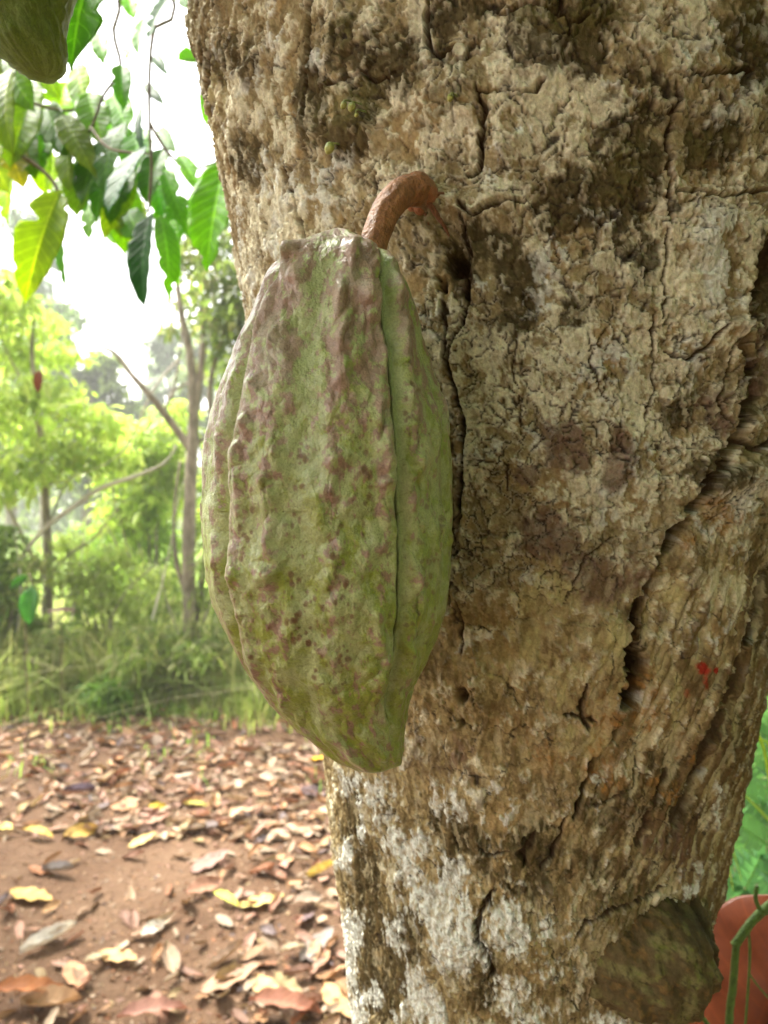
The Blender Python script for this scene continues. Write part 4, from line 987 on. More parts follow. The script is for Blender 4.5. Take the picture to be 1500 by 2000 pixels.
for px, py, mi, col, sc, yaw, lab in SPEC:
    x, y = gpt(px, py); put_leaf(x, y, mi, tuple(c_*.72 for c_ in col), sc*1.05, yaw, lab, 'fallen leaves on the path', .014, (random.uniform(-.1, .1), random.uniform(-.1, .1)))
cnt = 0; tries = 0
placed = []
while cnt < 268 and tries < 20000:
    tries += 1
    px = rsl.uniform(-20, 710); py = 1335+(2040-1335)*rsl.rand()
    if rsl.rand() > dens(px, py)*(1.0 if py < 1640 else .6): continue
    x, y = gpt(px, py)
    i = rsl.choice(len(LC), p=WC); mi = rsl.randint(16)
    nm, c = LC[i]; kk = rsl.uniform(.5, .85); c = tuple(float(min(.85, v*kk*rsl.uniform(.96, 1.04))) for v in c)
    lab = f'{nm} {STW[mi%4]} fallen leaf on the {zone(px, py)}'
    put_leaf(x, y, mi, c, rsl.uniform(.5, 1.0), rsl.uniform(0, 6.28), lab, 'fallen leaves on the path', .005+.014*rsl.rand()*dens(px, py), (rsl.normal(0, .18), rsl.normal(0, .18)))
    cnt += 1
# the rest of the litter as one object
def litter():
    Vs, Qs, Cs, uvs, o = [], [], [], [], 0
    def add(x, y, sc, lift, tl):
        nonlocal o
        k = rsl.randint(16); V, Q, uv = litter_src[k]
        e = Matrix.Rotation(rsl.uniform(0, 6.28), 3, 'Z')@Matrix.Rotation(rsl.normal(0, tl), 3, 'X')@Matrix.Rotation(rsl.normal(0, tl), 3, 'Y')
        Vn = V@np.array(e).T*sc+np.array([x, y, float(gheight(x, y))+lift])
        i = rsl.choice(len(LC), p=WC); c = np.array(LC[i][1])*rsl.uniform(.45, .85)
        Vs.append(Vn); Qs.append(Q+o); o += len(Vn); Cs.append(np.tile(c, (len(Vn), 1)))
    n = 0
    while n < 2300:
        px = rsl.uniform(-150, 900); py = rsl.uniform(1330, 2060)
        if rsl.rand() > dens(px, py)**1.3*(1 if py < 1640 else .28): continue
        x, y = gpt(px, py); add(x, y, rsl.uniform(.35, .8), .004+.012*rsl.rand(), .22); n += 1
    for k in range(900):     # strips outside the view and further along
        x = rsl.uniform(-5, 3); y = rsl.uniform(-2, 4.6)
        if abs(x/max(y, .01)) < .6 and y > 1.7: continue
        add(x, y, rsl.uniform(.6, 1.1), .01, .25)
    n = 0
    while n < 6500:          # crumbs and broken bits
        px = rsl.uniform(-100, 850); py = rsl.uniform(1335, 2060)
        if rsl.rand() > dens(px, py)*.8+.25: continue
        x, y = gpt(px, py); add(x, y, rsl.uniform(.05, .20), .002, .35); n += 1
    return np.vstack(Vs), np.vstack(Qs), np.vstack(Cs)
litter_src = []
for k in range(16):
    st = k % 4
    V, Q, uv = leaf_arrays(.13, .046, 9, 5, (.08, .4, .25, .15)[st], (-.1, -.3, .45, .25)[st], (.03, .35, .15, .08)[st], .07, 1, 500+k, .1, (0, .3, 0, 1.1)[st])
    V[:, 0] -= V[:, 0].mean(); litter_src.append((V, Q, uv))
V, Q, C = litter()
M_LIT = mat_attr('litter_leaf', .62, .25, .1, (1.2, 1, .7), nscale=60)
tag(link('leaf_litter', npmesh('leaf_litter', V, Q, {'Col': C}), M_LIT), 'brown leaf litter covering the soil beside the path', 'leaf litter', None, 'stuff')

# ================================================================== grass
def blades(xs, ys, hs, wd, cols, seed, lean=.35, z0=None):
    rs = np.random.RandomState(seed); n = len(xs)
    a = rs.rand(n)*2*np.pi; le = np.abs(rs.normal(0, lean, n))
    dx = np.cos(a); dy = np.sin(a); sx = -dy; sy = dx
    z0 = gheight(xs, ys) if z0 is None else z0
    w_ = wd*rs.uniform(.6, 1.4, n)
    def pt(t, s, k): return np.stack([xs+dx*le*hs*t*t+sx*w_*s*k, ys+dy*le*hs*t*t+sy*w_*s*k, z0+hs*(t-.22*le*t*t*t)], -1)
    V = np.stack([pt(0, -1, .7), pt(0, 1, .7), pt(.5, -1, 1), pt(.5, 1, 1), pt(.8, -1, .6), pt(.8, 1, .6), pt(1, 0, 0)], 1).reshape(-1, 3)
    o = (np.arange(n)*7)[:, None]
    T = np.concatenate([o+np.array(t) for t in ((0, 1, 3), (0, 3, 2), (2, 3, 5), (2, 5, 4), (4, 5, 6))], 0)
    cols = np.array(cols, np.float32); c = cols[rs.randint(0, len(cols), n)]*rs.uniform(.75, 1.25, n)[:, None]
    return V, T, np.repeat(c, 7, axis=0)
rg = np.random.RandomState(21)
GC = [(.27, .34, .09), (.34, .38, .13), (.21, .28, .07), (.42, .39, .20), (.30, .36, .10)]
parts = []
# tall loose grass right behind the litter
n = 10000; x = rg.uniform(-4.5, 1.5, n); y = edge_y(x)+.25+rg.rand(n)**1.3*1.9
hh = (.30+.45*np.clip(gn(x*1.1, y*1.1, 19)+.35, 0, 1))*rg.uniform(.4, 1.3, n)
parts.append(blades(x, y, hh, .0055, [(.27, .30, .10), (.34, .33, .15), (.20, .26, .07), (.40, .37, .20), (.24, .31, .08)], 12, 1.2))
# sprigs coming up through the litter
n = 1600; x = rg.uniform(-3.2, .6, n); y = edge_y(x)-rg.rand(n)**2*1.1; m = gn(x*2.2, y*2.2, 44) > .12
parts.append(blades(x[m], y[m], rg.uniform(.03, .11, m.sum()), .004, [(.14, .24, .04), (.2, .3, .07)], 14, .9))
# short weeds at the rim of the litter
n = 14000; x = rg.uniform(-4.5, 1.2, n); y = edge_y(x)+rg.normal(.55, .45, n); m = y > edge_y(x)-.45*rg.rand(n)**2
cl = gn(x*1.3, y*1.3, 4); hh = np.clip(.10+.16*np.maximum(0, cl+.2)+.12*(y-edge_y(x)), .03, .45)*rg.uniform(.5, 1.3, n)
parts.append(blades(x[m], y[m], hh[m], .0045, GC, 1, .55))
n = 30000; x = rg.uniform(-7, 2.0, n); y = edge_y(x)+.35+rg.rand(n)**1.2*4.5
hh = (.22+.30*np.clip(gn(x*.7, y*.7, 9)+.4, 0, 1))*rg.uniform(.5, 1.25, n)
parts.append(blades(x, y, hh, .005, GC, 2, .9))
n = 26000; x = rg.uniform(-16, 6.0, n); y = 8.5+rg.rand(n)*14
hh = (.35+.3*np.clip(gn(x*.4, y*.4, 9)+.4, 0, 1))*rg.uniform(.6, 1.2, n)
parts.append(blades(x, y, hh, .014, [(.30, .40, .13), (.36, .44, .17), (.25, .34, .10)], 3, .5))
Vg, Tg, Cg, o_ = [], [], [], 0
for V, T, C in parts: Vg.append(V); Tg.append(T+o_); Cg.append(C); o_ += len(V)
tag(link('grass', npmesh('grass', np.vstack(Vg), np.vstack(Tg), {'Col': np.vstack(Cg)}, smooth=False), M_GRASS), 'tall light green grass and weeds beyond the leaf litter', 'grass', None, 'stuff')

# ================================================================== trees and shrubs behind
LG = [(.33, .42, .09), (.40, .48, .12), (.26, .35, .07), (.45, .50, .16)]
MG = [(.17, .24, .06), (.23, .30, .08), (.13, .19, .05)]
DG = [(.10, .14, .05), (.13, .17, .06), (.09, .125, .045), (.18, .21, .07)]
def tree(name, label, cat, base, trunk_pts, r, branches, clumps, n, leaf, cols, seed, group=None, mat=M_DISTBARK, flat=.4, aspect=.45, branch_mat=None):
    root = empty(name, base, label, cat, group)
    limb(root, trunk_pts, r, 'trunk', mat, 40, 12, .3, seed)
    for i, (pts, br) in enumerate(branches):
        limb(root, pts, br, 'branch', branch_mat or mat, 24, 8, .2, seed+i)
    if n:
        V, T, C = leafcloud([c[:3] for c in clumps], [c[3:] if len(c) > 4 else (c[3], c[3], c[3]*.7) for c in clumps], n, leaf, cols, seed, flat, None, aspect)
        cloud_obj('crown', V, T, C, M_FOL, root)
    return root
def B(px, d): return Vector(((px-750)/F*d, d, float(gheight((px-750)/F*d, d))))
# left sapling
d = 5.6; b0 = B(95, d)
cl = []
r_ = np.random.RandomState(31)
for px, py, s in ((20, 600, .34), (60, 640, .34), (110, 690, .25), (30, 700, .34), (90, 760, .30), (10, 790, .30), (60, 840, .34), (150, 800, .25), (20, 900, .30), (95, 930, .22), (200, 830, .22), (180, 900, .25), (-60, 650, .5), (-80, 800, .5), (-50, 950, .4), (120, 870, .25), (230, 880, .18), (-100, 560, .5), (5, 540, .2)):
    p = P(px, py, d+r_.uniform(-.6, .6)); cl.append((p.x, p.y, p.z, s*1.15, s*1.15, s*.42))
tree('sapling', 'slender forked sapling with light green leaves at the far left beyond the litter', 'tree', b0,
     [b0+Vector((0, 0, -.05)), P(92, 1200, d), P(95, 1130, d), P(90, 1000, d), P(82, 880, d), P(70, 780, d), P(62, 680, d), P(70, 600, d)], [.05, .042, .04, .032, .028, .022, .016, .01],
     [([P(93, 1135, d), P(60, 1080, d+.1), P(25, 1010, d+.1), P(-10, 950, d+.1)], [.025, .018, .01]),
      ([P(96, 1120, d), P(140, 1080, d-.2), P(185, 1050, d-.3), P(230, 990, d-.3)], [.014, .010, .005]),
      ([P(88, 900, d), P(40, 915, d), P(0, 925, d), P(-50, 930, d)], [.018, .014, .008]),
      ([P(85, 960, d), P(140, 900, d), P(190, 850, d), P(230, 830, d)], [.012, .008, .004]),
      ([P(92, 1050, d), P(120, 960, d), P(170, 900, d)], [.010, .007, .004]),
      ([P(70, 780, d), P(30, 720, d), P(0, 660, d)], [.012, .008, .004])], cl, 5200, .095, LG, 41, None)
# middle tree behind the pod
d = 4.9; b0 = B(368, d)
cl = []
for px, py, s in ((380, 530, .22), (420, 560, .28), (460, 600, .30), (400, 620, .22), (360, 500, .18), (440, 500, .28), (480, 540, .3), (460, 680, .26), (430, 720, .2), (520, 600, .5), (540, 750, .4), (360, 580, .12), (400, 440, .3), (500, 450, .4), (330, 640, .10), (440, 640, .22), (350, 470, .15)):
    p = P(px, py, d+r_.uniform(-.2, .7)); cl.append((p.x, p.y, p.z, s, s, s*.7))
tree('slender_tree', 'slender brown tree just left of the large pod with a bare branch reaching left', 'tree', b0,
     [b0+Vector((0, 0, -.05)), P(372, 1250, d), P(368, 1100, d), P(372, 950, d), P(378, 820, d), P(372, 700, d), P(352, 600, d), P(345, 520, d), P(350, 440, d)], [.055, .05, .048, .044, .038, .030, .022, .014, .008],
     [([P(375, 880, d), P(345, 840, d), P(300, 780, d-.1), P(255, 730, d-.1), P(225, 690, d-.1), P(190, 672, d-.1), P(170, 645, d-.1)], [.030, .028, .022, .016, .010, .006]),
      ([P(320, 803, d-.05), P(345, 760, d), P(400, 735, d)], [.012, .009, .005]), ([P(335, 780, d), P(350, 700, d), P(355, 640, d)], [.009, .007, .004]),
      ([P(372, 1180, d), P(345, 1100, d), P(340, 1000, d), P(352, 900, d)], [.02, .016, .01, .008]),
      ([P(378, 820, d), P(395, 700, d), P(400, 600, d), P(430, 520, d)], [.03, .024, .016, .01]),
      ([P(372, 930, d), P(390, 862, d), P(440, 860, d)], [.016, .014, .01]),
      ([P(376, 1240, d), P(400, 1100, d+.1), P(420, 900, d+.1), P(410, 760, d+.1), P(440, 640, d+.1)], [.03, .026, .02, .012])], cl, 3600, .075, [(.14, .18, .06), (.18, .23, .06), (.10, .14, .04), (.21, .21, .10)], 43)
# pale dead branch leaning in the grass
root = empty('dead_branch', B(130, 5.2), 'pale bare fallen branch slanting through the undergrowth beside the sapling', 'branch')
limb(root, [B(-30, 5.3), P(10, 1160, 5.25), P(70, 1050, 5.2), P(150, 985, 5.2), P(200, 952, 5.2), P(265, 930, 5.2), P(320, 905, 5.1), P(345, 870, 5.1)], [.016, .016, .017, .018, .018, .010, .005], 'wood', M_PALE, 40, 10, .3, 6)
# light shrubs between
def shrub(name, label, base, pxs, d, n, leaf, cols, seed, group=None, stems=4, aspect=.4, dj=.35):
    root = empty(name, base, label, 'shrub', group); cl = []; rr = np.random.RandomState(seed)
    for px, py, s in pxs:
        p = P(px, py, d+rr.uniform(-dj, dj)); cl.append((p.x, p.y, p.z, s, s, s*.65))
    st = []
    for k in range(stems):
        c = cl[rr.randint(len(cl))]; e = Vector(c[:3])
        V, Q = tube([base+Vector((rr.uniform(-.08, .08), rr.uniform(-.08, .08), 0)), base.lerp(e, .5)+Vector((rr.uniform(-.1, .1), 0, .05)), e], [.014*d/6, .01*d/6, .004*d/6], 14, 7)
        under(link('stem', quad2poly('stem', V, Q), M_DISTBARK), root)
    V, T, C = leafcloud([c[:3] for c in cl], [c[3:] for c in cl], n, leaf, cols, seed, .5, None, aspect); cloud_obj('foliage', V, T, C, M_FOL, root)
    return root
shrub('shrub', 'light green leafy shrub under the dead branch tip left of the slender tree', B(300, 7.2), [(250, 850, .3), (300, 860, .35), (340, 850, .3), (280, 900, .4), (330, 920, .4), (230, 930, .35), (190, 840, .2), (350, 800, .2), (310, 960, .4), (250, 1000, .4)], 7.2, 2600, .13, LG, 51)
shrub('shrub', 'feathery yellow green shrub in the middle of the bright clearing', B(230, 7.8), [(200, 1050, .4), (260, 1030, .45), (310, 1050, .4), (230, 1110, .45), (290, 1110, .4), (170, 1100, .35), (330, 1120, .3)], 7.8, 2200, .14, [(.24, .34, .07), (.30, .40, .09), (.2, .3, .06)], 52, aspect=.25)
shrub('shrub', 'dusky green low shrub at the left edge below the sapling fork', B(20, 5.2), [(10, 1190, .2), (50, 1210, .16), (-20, 1140, .3), (-60, 1200, .3), (20, 1100, .18), (0, 1050, .2), (150, 1180, .14), (130, 1230, .12)], 5.2, 1300, .11, MG, 53)
shrub('shrub', 'green grassy bush at the foot of the slender tree', B(330, 4.75), [(300, 1240, .2), (340, 1290, .2), (380, 1280, .2), (420, 1240, .25), (260, 1290, .15), (330, 1180, .18), (460, 1320, .25), (400, 1160, .2), (440, 1100, .25)], 4.8, 2200, .09, [(.20, .26, .07), (.24, .30, .08), (.30, .30, .14), (.16, .22, .05)], 54, aspect=.22)
shrub('shrub', 'small bright weed clump at the rim of the litter left of the slender tree', B(205, 4.45), [(190, 1350, .10), (215, 1340, .10), (240, 1355, .08), (205, 1375, .08)], 4.4, 500, .07, [(.14, .26, .04), (.18, .30, .05)], 55, None, 2, .4, .1)
shrub('shrub', 'leafy green bush behind the pod to the right of the slender tree', B(470, 6.2), [(440, 950, .4), (500, 900, .5), (460, 1050, .4), (540, 1000, .5), (420, 1000, .25), (470, 830, .3)], 6.4, 2000, .12, LG+MG, 56)
shrub('shrub', 'yellowish twiggy bush between the sapling and the slender tree', B(215, 5.4), [(150, 1120, .25), (200, 1150, .25), (250, 1180, .25), (230, 1090, .22), (180, 1230, .22), (280, 1220, .2), (130, 1060, .2), (300, 1130, .22)], 5.5, 2400, .075, [(.30, .37, .10), (.36, .40, .14), (.25, .31, .08)], 57, None, 9, .3)
shrub('shrub', 'olive bush with brown stems behind the blue green leaf at the far left', B(-10, 5.0), [(20, 1250, .16), (60, 1270, .14), (-30, 1250, .25), (100, 1250, .14), (30, 1160, .2), (70, 1100, .16)], 5.1, 1300, .07, [(.22, .26, .09), (.28, .28, .12), (.17, .22, .06)], 58, None, 8, .3)
for i, (lab, pl, dd) in enumerate((
    ('thin bare stem rising beside the pale fallen branch', [(120, 1290), (150, 1150), (170, 1000), (182, 860), (200, 780)], 5.3),
    ('thin bare stem arching over the clearing towards the sapling', [(300, 1290), (260, 1150), (215, 1040), (150, 960), (60, 900)], 5.6),
    ('thin bare stem leaning against the slender tree', [(250, 1330), (300, 1200), (330, 1080), (352, 960), (380, 900)], 4.9),
    ('forked dry stem at the foot of the slender tree', [(400, 1370), (350, 1240), (320, 1150), (300, 1030)], 4.8),
    ('thin dry stem at the far left edge of the undergrowth', [(20, 1300), (40, 1150), (20, 1000), (-20, 880)], 5.1),
    ('wispy dry stem crossing the middle of the clearing', [(180, 1300), (230, 1180), (310, 1100), (390, 1060)], 5.2),
    ('pale curved vine stem hanging from the slender tree', [(350, 700), (300, 760), (240, 880), (150, 930), (60, 960)], 5.0))):
    b0 = B(pl[0][0], dd) if i != 6 else P(*pl[0], dd)
    root = empty('bare_stem', b0, lab, 'stem', 'bare stems in the undergrowth')
    limb(root, [b0]+[P(x, y, dd+.1*k) for k, (x, y) in enumerate(pl[1:])], [.009, .007, .004, .002], 'stem', M_DISTBARK if i % 2 else M_PALE, 26, 7, .3, 60+i)
# rusty dead leaves caught on the sapling
hang = empty('hanging_leaf', P(75, 720, 3.2), 'rust brown dead leaf hanging upright among the light green sapling leaves', 'leaf')
place_leaf(hang, P(77, 722, 3.2), P(75, 768, 3.2), 20/F*3.2, (.22, .06, .02), droop=.3, mat=M_DRY, seed=5, nu=20, nv=7, name='blade')
V, Q = tube([P(77, 722, 3.2), P(85, 650, 3.25), P(60, 560, 3.2), P(20, 380, 3.0), P(-60, 100, 2.6), P(-90, -300, 2.2)], [.0007, .0008, .001, .002, .003, .004], 30, 6)
under(link('stem', quad2poly('stem', V, Q), M_TWIG), hang)
hl = empty('hanging_leaf', P(60, 1150, 3.4), 'broad blue green leaf on a low seedling at the left in front of the sapling', 'leaf')
place_leaf(hl, P(62, 1145, 3.4), P(58, 1222, 3.35), 38/F*3.4, (.10, .22, .08), droop=.4, seed=6, nu=20, nv=7, name='blade')
bb = B(55, 3.6); V, Q = tube([bb, P(50, 1180, 3.55), P(56, 1120, 3.5), P(62, 1145, 3.4)], [.004, .003, .002, .0015], 20, 6)
under(link('stem', quad2poly('stem', V, Q), M_TWIG), hl)
place_leaf(hl, P(55, 1125, 3.5), P(20, 1150, 3.5), 20/F*3.4, (.08, .17, .05), droop=.4, seed=7, nu=14, nv=7, name='blade')
hb = empty('dry_leaf', P(120, 1200, 4.3), 'dark rust leaf lying level on the low weeds right of the blue green leaf', 'leaf')
place_leaf(hb, P(90, 1196, 4.3), P(153, 1194, 4.3), 13/F*4.3, (.07, .022, .012), Vector((0, -.5, 1)), droop=.5, mat=M_DRY, seed=8, nu=20, nv=7, name='blade')
V, Q = tube([B(118, 4.3), P(120, 1250, 4.3), P(118, 1200, 4.3)], [.004, .003, .002], 12, 6)
under(link('stem', quad2poly('stem', V, Q), M_TWIG), hb)

# farther trees
def fartree(label, px, ytop, ybot, w, d, cols, seed, n=2600, leaf=.35, mat=M_DISTBARK, group='trees behind the clearing', nclump=34):
    rr = np.random.RandomState(seed); b = B(px, d); cl = []
    for k in range(nclump):
        a = rr.uniform(-1, 1); t = rr.rand(); s = rr.uniform(.09, .2)
        py = ytop+(ybot-ytop)*t; wid = w*math.sqrt(max(.05, 1-(2*t-1)**2*.8))
        p = P(px+a*wid, py+20*s, d+rr.uniform(-1, 1)*w/F*d*.7); cl.append((p.x, p.y, p.z, s*w*2/F*d, s*w*2/F*d, s*w*1.3/F*d))
    top = P(px, ytop+(ybot-ytop)*.3, d)
    br = []
    for k in range(4):
        c = cl[rr.randint(nclump)]; q = b.lerp(top, rr.uniform(.45, .8)); br.append(([q, q.lerp(Vector(c[:3]), .5)+Vector((0, 0, .1)), Vector(c[:3])], [.05*d/20, .03*d/20, .015*d/20]))
    return tree('tree', label, 'tree', b, [b+Vector((0, 0, -.1)), b.lerp(top, .5)+Vector((.1, 0, 0)), top], [.16*d/20, .12*d/20, .05*d/20], br, cl, n, leaf, cols, seed, group)
fartree('rounded dark green tree standing alone against the sky behind the sapling', 165, 700, 960, 90, 22, DG+MG, 61, 5200, .34)
fartree('tall blue green tree at the upper left behind the hanging leaves', 20, 420, 900, 110, 30, [(.08, .13, .06), (.11, .17, .08), (.06, .10, .05)], 62, 6000, .42)
fartree('broad mid green tree just below the hanging leaves on the left', 85, 600, 900, 90, 26, [(.09, .15, .05), (.13, .20, .07)], 63, 4200, .36)
fartree('low bushy green tree in the gap below the bright sky', 285, 800, 990, 80, 24, MG+LG, 64, 3600, .3)
fartree('grey green feathery tree rising behind the slender tree', 330, 640, 900, 55, 34, [(.12, .17, .10), (.16, .21, .12)], 65, 1800, .5)
fartree('green tree behind the pod seen past its left side', 450, 600, 950, 90, 28, MG+DG, 66, 4500, .35)
fartree('pale green tree at the far left edge of the clearing', -90, 650, 1000, 120, 20, MG+LG, 67, 4500, .3)
fartree('tree hidden mostly by the trunk on the right', 1620, 300, 950, 240, 14, MG+DG, 68, 4500, .28)
fartree('tree beyond the trunk further right', 2000, 500, 1000, 300, 14, MG+DG, 69, 4500, .28)
# palms with pale stems
def palm(label, px, ytop, d, seed, fr=11, fl=2.6):
    rr = np.random.RandomState(seed); b = B(px, d); top = P(px+4, ytop, d)
    root = empty('palm_tree', b, label, 'palm tree', 'palms behind the clearing')
    limb(root, [b, b.lerp(top, .5)+Vector((.15, 0, 0)), top], [.20, .15, .11], 'trunk', M_PALE, 30, 12, .1, seed)
    for k in range(fr):
        a = k/fr*2*math.pi+rr.uniform(-.2, .2); el = rr.uniform(-.1, .9); pts = []
        for i in range(7):
            t = i/6; r = fl*t; pts.append(top+Vector((math.cos(a)*r*math.cos(el*.6), math.sin(a)*r*math.cos(el*.6), r*el-fl*t*t*(.75+.3*el))))
        Cc_ = catmull([tuple(p) for p in pts], 26); V, T, o2 = [], [], 0
        for i in range(2, 26):
            tg = Cc_[min(i+1, 25)]-Cc_[i-1]; tg /= np.linalg.norm(tg); sdv = np.cross(tg, (0, 0, 1.)); sdv /= np.linalg.norm(sdv)+1e-6
            L = .55*math.sin(math.pi*min(.97, i/26*.9+.1))+.1
            for sg in (-1, 1):
                e = Cc_[i]+sdv*sg*L*.8+tg*L*.4-np.array((0, 0, L*.45)); wv = tg*.035
                V += [Cc_[i]-wv, Cc_[i]+wv, e]; T.append((o2, o2+1, o2+2)); o2 += 3
        C = np.tile(np.array((.13, .19, .09))*rr.uniform(.8, 1.2), (len(V), 1))
        cloud_obj('frond', np.array(V), np.array(T), C, M_FOL, root)
palm('tall palm with a thin pale stem in the gap left of the slender tree', 300, 690, 38, 1)
palm('palm close beside the slender tree with its pale stem half hidden', 352, 735, 34, 2)
palm('shorter palm with a pale stem just left of the pod', 408, 720, 30, 3)
# unseen cacao trees, added beside and behind the viewer to block light
def shade_tree(label, x, y, zc, rad_, n, seed):
    rr = np.random.RandomState(seed); b = Vector((x, y, float(gheight(x, y)))); cl = []
    for k in range(26):
        v = rr.randn(3); v /= np.linalg.norm(v); q = rr.rand()**.4
        cl.append((x+v[0]*rad_*q, y+v[1]*rad_*q, zc+v[2]*rad_*.8*q, rad_*.34, rad_*.34, rad_*.28))
    top = Vector((x+.05, y, zc))
    return tree('cacao_tree', label, 'tree', b, [b, b.lerp(top, .5)+Vector((.06, .03, 0)), top], [.12, .09, .04],
                [([b.lerp(top, .55), Vector(cl[k][:3])], [.05, .02]) for k in range(4)], cl, n, .24, [G_MD, G_DK, G_BR, G_OL], seed, 'added shade trees out of view', M_LIMB)
shade_tree('unseen cacao tree added on the left to shade the path', -3.7, 2.3, 3.1, 1.45, 2600, 91)
shade_tree('unseen cacao tree added right of the thick trunk to block light', 2.9, .2, 1.9, 1.5, 1900, 92)
shade_tree('unseen cacao tree added behind the viewer on the right to block light', 1.6, -2.3, 1.9, 1.6, 1900, 93)
shade_tree('unseen cacao tree added straight behind the viewer to block light', -.6, -3.0, 2.4, 1.4, 1500, 94)
# dense far wood closing the view
rr = np.random.RandomState(77); cc_, sz_ = [], []
for k in range(260):
    a = rr.uniform(-1.25, 1.25); r = rr.uniform(46, 75); h_ = rr.uniform(.5, 5.0)
    cc_.append((math.sin(a)*r, math.cos(a)*r, h_)); s = rr.uniform(2.0, 4.0); sz_.append((s, s, s*.8))
V, T, C = leafcloud(cc_, sz_, 26000, 1.0, DG+MG, 78)
tag(cloud_obj('far_wood', V, T, C), 'hazy dark green wood closing the far side of the clearing', 'wood', None, 'stuff')

# ================================================================== right side: plants beside the trunk
def herb(label, pts, seed, base, cols=((.08, .19, .06), (.11, .24, .09), (.06, .14, .05)), group='lobed green plants right of the trunk'):
    root = empty('leafy_plant', base, label, 'plant', group); rr = np.random.RandomState(seed)
    for (bx, by, tx, ty, wpx, d) in pts:
        b_, t_ = P(bx, by, d), P(tx, ty, d+rr.uniform(-.08, .08))
        # pinnate leaf: rib with finger lobes
        ax = (t_-b_); L = ax.length; ax.normalize(); up = Vector((rr.uniform(-.3, .3), -.8, .7)).normalized(); sdv = ax.cross(up).normalized(); nz = sdv.cross(ax)
        Vs, Ts, o2 = [], [], 0; c = np.array(cols[rr.randint(len(cols))])*rr.uniform(.85, 1.2)
        for i in range(9):
            t = (i+.6)/9.5
            for sg in (-1, 1):
                ll = wpx/F*d*.5*math.sin(math.pi*(t*.8+.18))*rr.uniform(.8, 1.1); w2 = L/9.5*.43
                s0 = b_+ax*L*t; dr = (sdv*sg+ax*.55).normalized(); 
                p0 = s0-ax*w2; p1 = s0+ax*w2; m0 = s0+dr*ll*.55-ax*w2*.95+nz*.006; m1 = s0+dr*ll*.6+ax*w2*.95+nz*.006; e = s0+dr*ll-nz*ll*.18
                Vs += [p0, p1, m0, m1, e]; Ts += [(o2, o2+1, o2+3), (o2, o2+3, o2+2), (o2+2, o2+3, o2+4)]; o2 += 5
        e = b_+ax*L*1.08; Vs += [b_+ax*L*.9-sdv*.006*d, b_+ax*L*.9+sdv*.006*d, e]; Ts.append((o2, o2+1, o2+2))
        C = np.tile(c, (len(Vs), 1)); cloud_obj('leaf', np.array([tuple(v) for v in Vs]), np.array(Ts), C, M_FOL, root)
        V, Q = tube([base, base.lerp(b_, .6)+Vector((0, 0, .03)), b_, b_+ax*L*.9], [.004, .003, .002, .001], 18, 6)
        me = quad2poly('stalk', V, Q); ca = me.color_attributes.new('Col', 'FLOAT_COLOR', 'POINT'); ca.data.foreach_set('color', np.tile(np.array((.16, .28, .07, 1), np.float32), len(V)))
        under(link('stalk', me, M_FOL), root)
herb('pale green lobed plant highest beside the right edge of the trunk', [(1540, 1480, 1440, 1330, 150, 1.7), (1560, 1400, 1500, 1250, 150, 1.8), (1580, 1500, 1470, 1420, 140, 1.7), (1460, 1560, 1520, 1380, 120, 1.8), (1400, 1450, 1480, 1380, 120, 1.9), (1620, 1350, 1480, 1300, 150, 1.9)], 1, B(1540, 1.9))
herb('green lobed plant in the middle of the gap right of the trunk', [(1560, 1620, 1420, 1530, 150, 1.45), (1530, 1690, 1430, 1600, 150, 1.4), (1600, 1560, 1480, 1500, 140, 1.5), (1440, 1700, 1500, 1560, 130, 1.45), (1400, 1600, 1460, 1480, 130, 1.55), (1480, 1640, 1380, 1590, 110, 1.5)], 2, B(1500, 1.6))
herb('blue green lobed plant lowest beside the trunk above the rust leaf', [(1540, 1760, 1400, 1680, 150, 1.25), (1500, 1800, 1370, 1740, 130, 1.25), (1440, 1800, 1490, 1660, 140, 1.25), (1580, 1740, 1480, 1700, 140, 1.2), (1420, 1860, 1350, 1780, 110, 1.3), (1500, 1900, 1400, 1800, 140, 1.3)], 3, B(1500, 1.4), ((.07, .17, .07), (.10, .22, .10)))
gr = np.random.RandomState(5)
n = 7000; x = gr.uniform(.75, 6, n); y = gr.uniform(.9, 6, n)
V, T, C = blades(x, y, gr.uniform(.12, .42, n), .006, [(.07, .14, .03), (.10, .18, .04), (.05, .10, .03)], 8, .5)
tag(link('weeds', npmesh('weeds', V, T, {'Col': C}, smooth=False), M_GRASS), 'green weeds filling the ground right of the trunk', 'weeds', None, 'stuff')
def blade_obj(label, pts, w_, col, base_):
    V, Q = tube(pts, [w_*.8, w_, w_*.8, w_*.25], 26, 6); V = V.copy(); me = quad2poly('grass_blade', V, Q)
    ca = me.color_attributes.new('Col', 'FLOAT_COLOR', 'POINT'); ca.data.foreach_set('color', np.tile(np.array((*col, 1), np.float32), len(V)))
    return tag(link('grass_blade', me, M_GRASS), label, 'grass blade', 'yellow green grass blades right of the trunk')
blade_obj('yellow green grass blade hanging straight down beside the trunk edge', [B(1480, 1.1)+Vector((.1, 0, 0)), P(1500, 1500, .95), P(1420, 1600, .9), P(1432, 1740, .88)], .0022, (.34, .40, .06), None)
blade_obj('second yellow green grass blade hanging right of the first', [B(1500, 1.1)+Vector((.1, 0, 0)), P(1520, 1520, .97), P(1425, 1580, .93), P(1448, 1720, .9)], .0018, (.30, .38, .06), None)
blade_obj('arching grass blade crossing from the trunk edge to the right edge of the view', [B(1600, 1.1), P(1560, 1680, .95), P(1500, 1600, .9), P(1436, 1535, .88)], .0026, (.34, .42, .14), None)
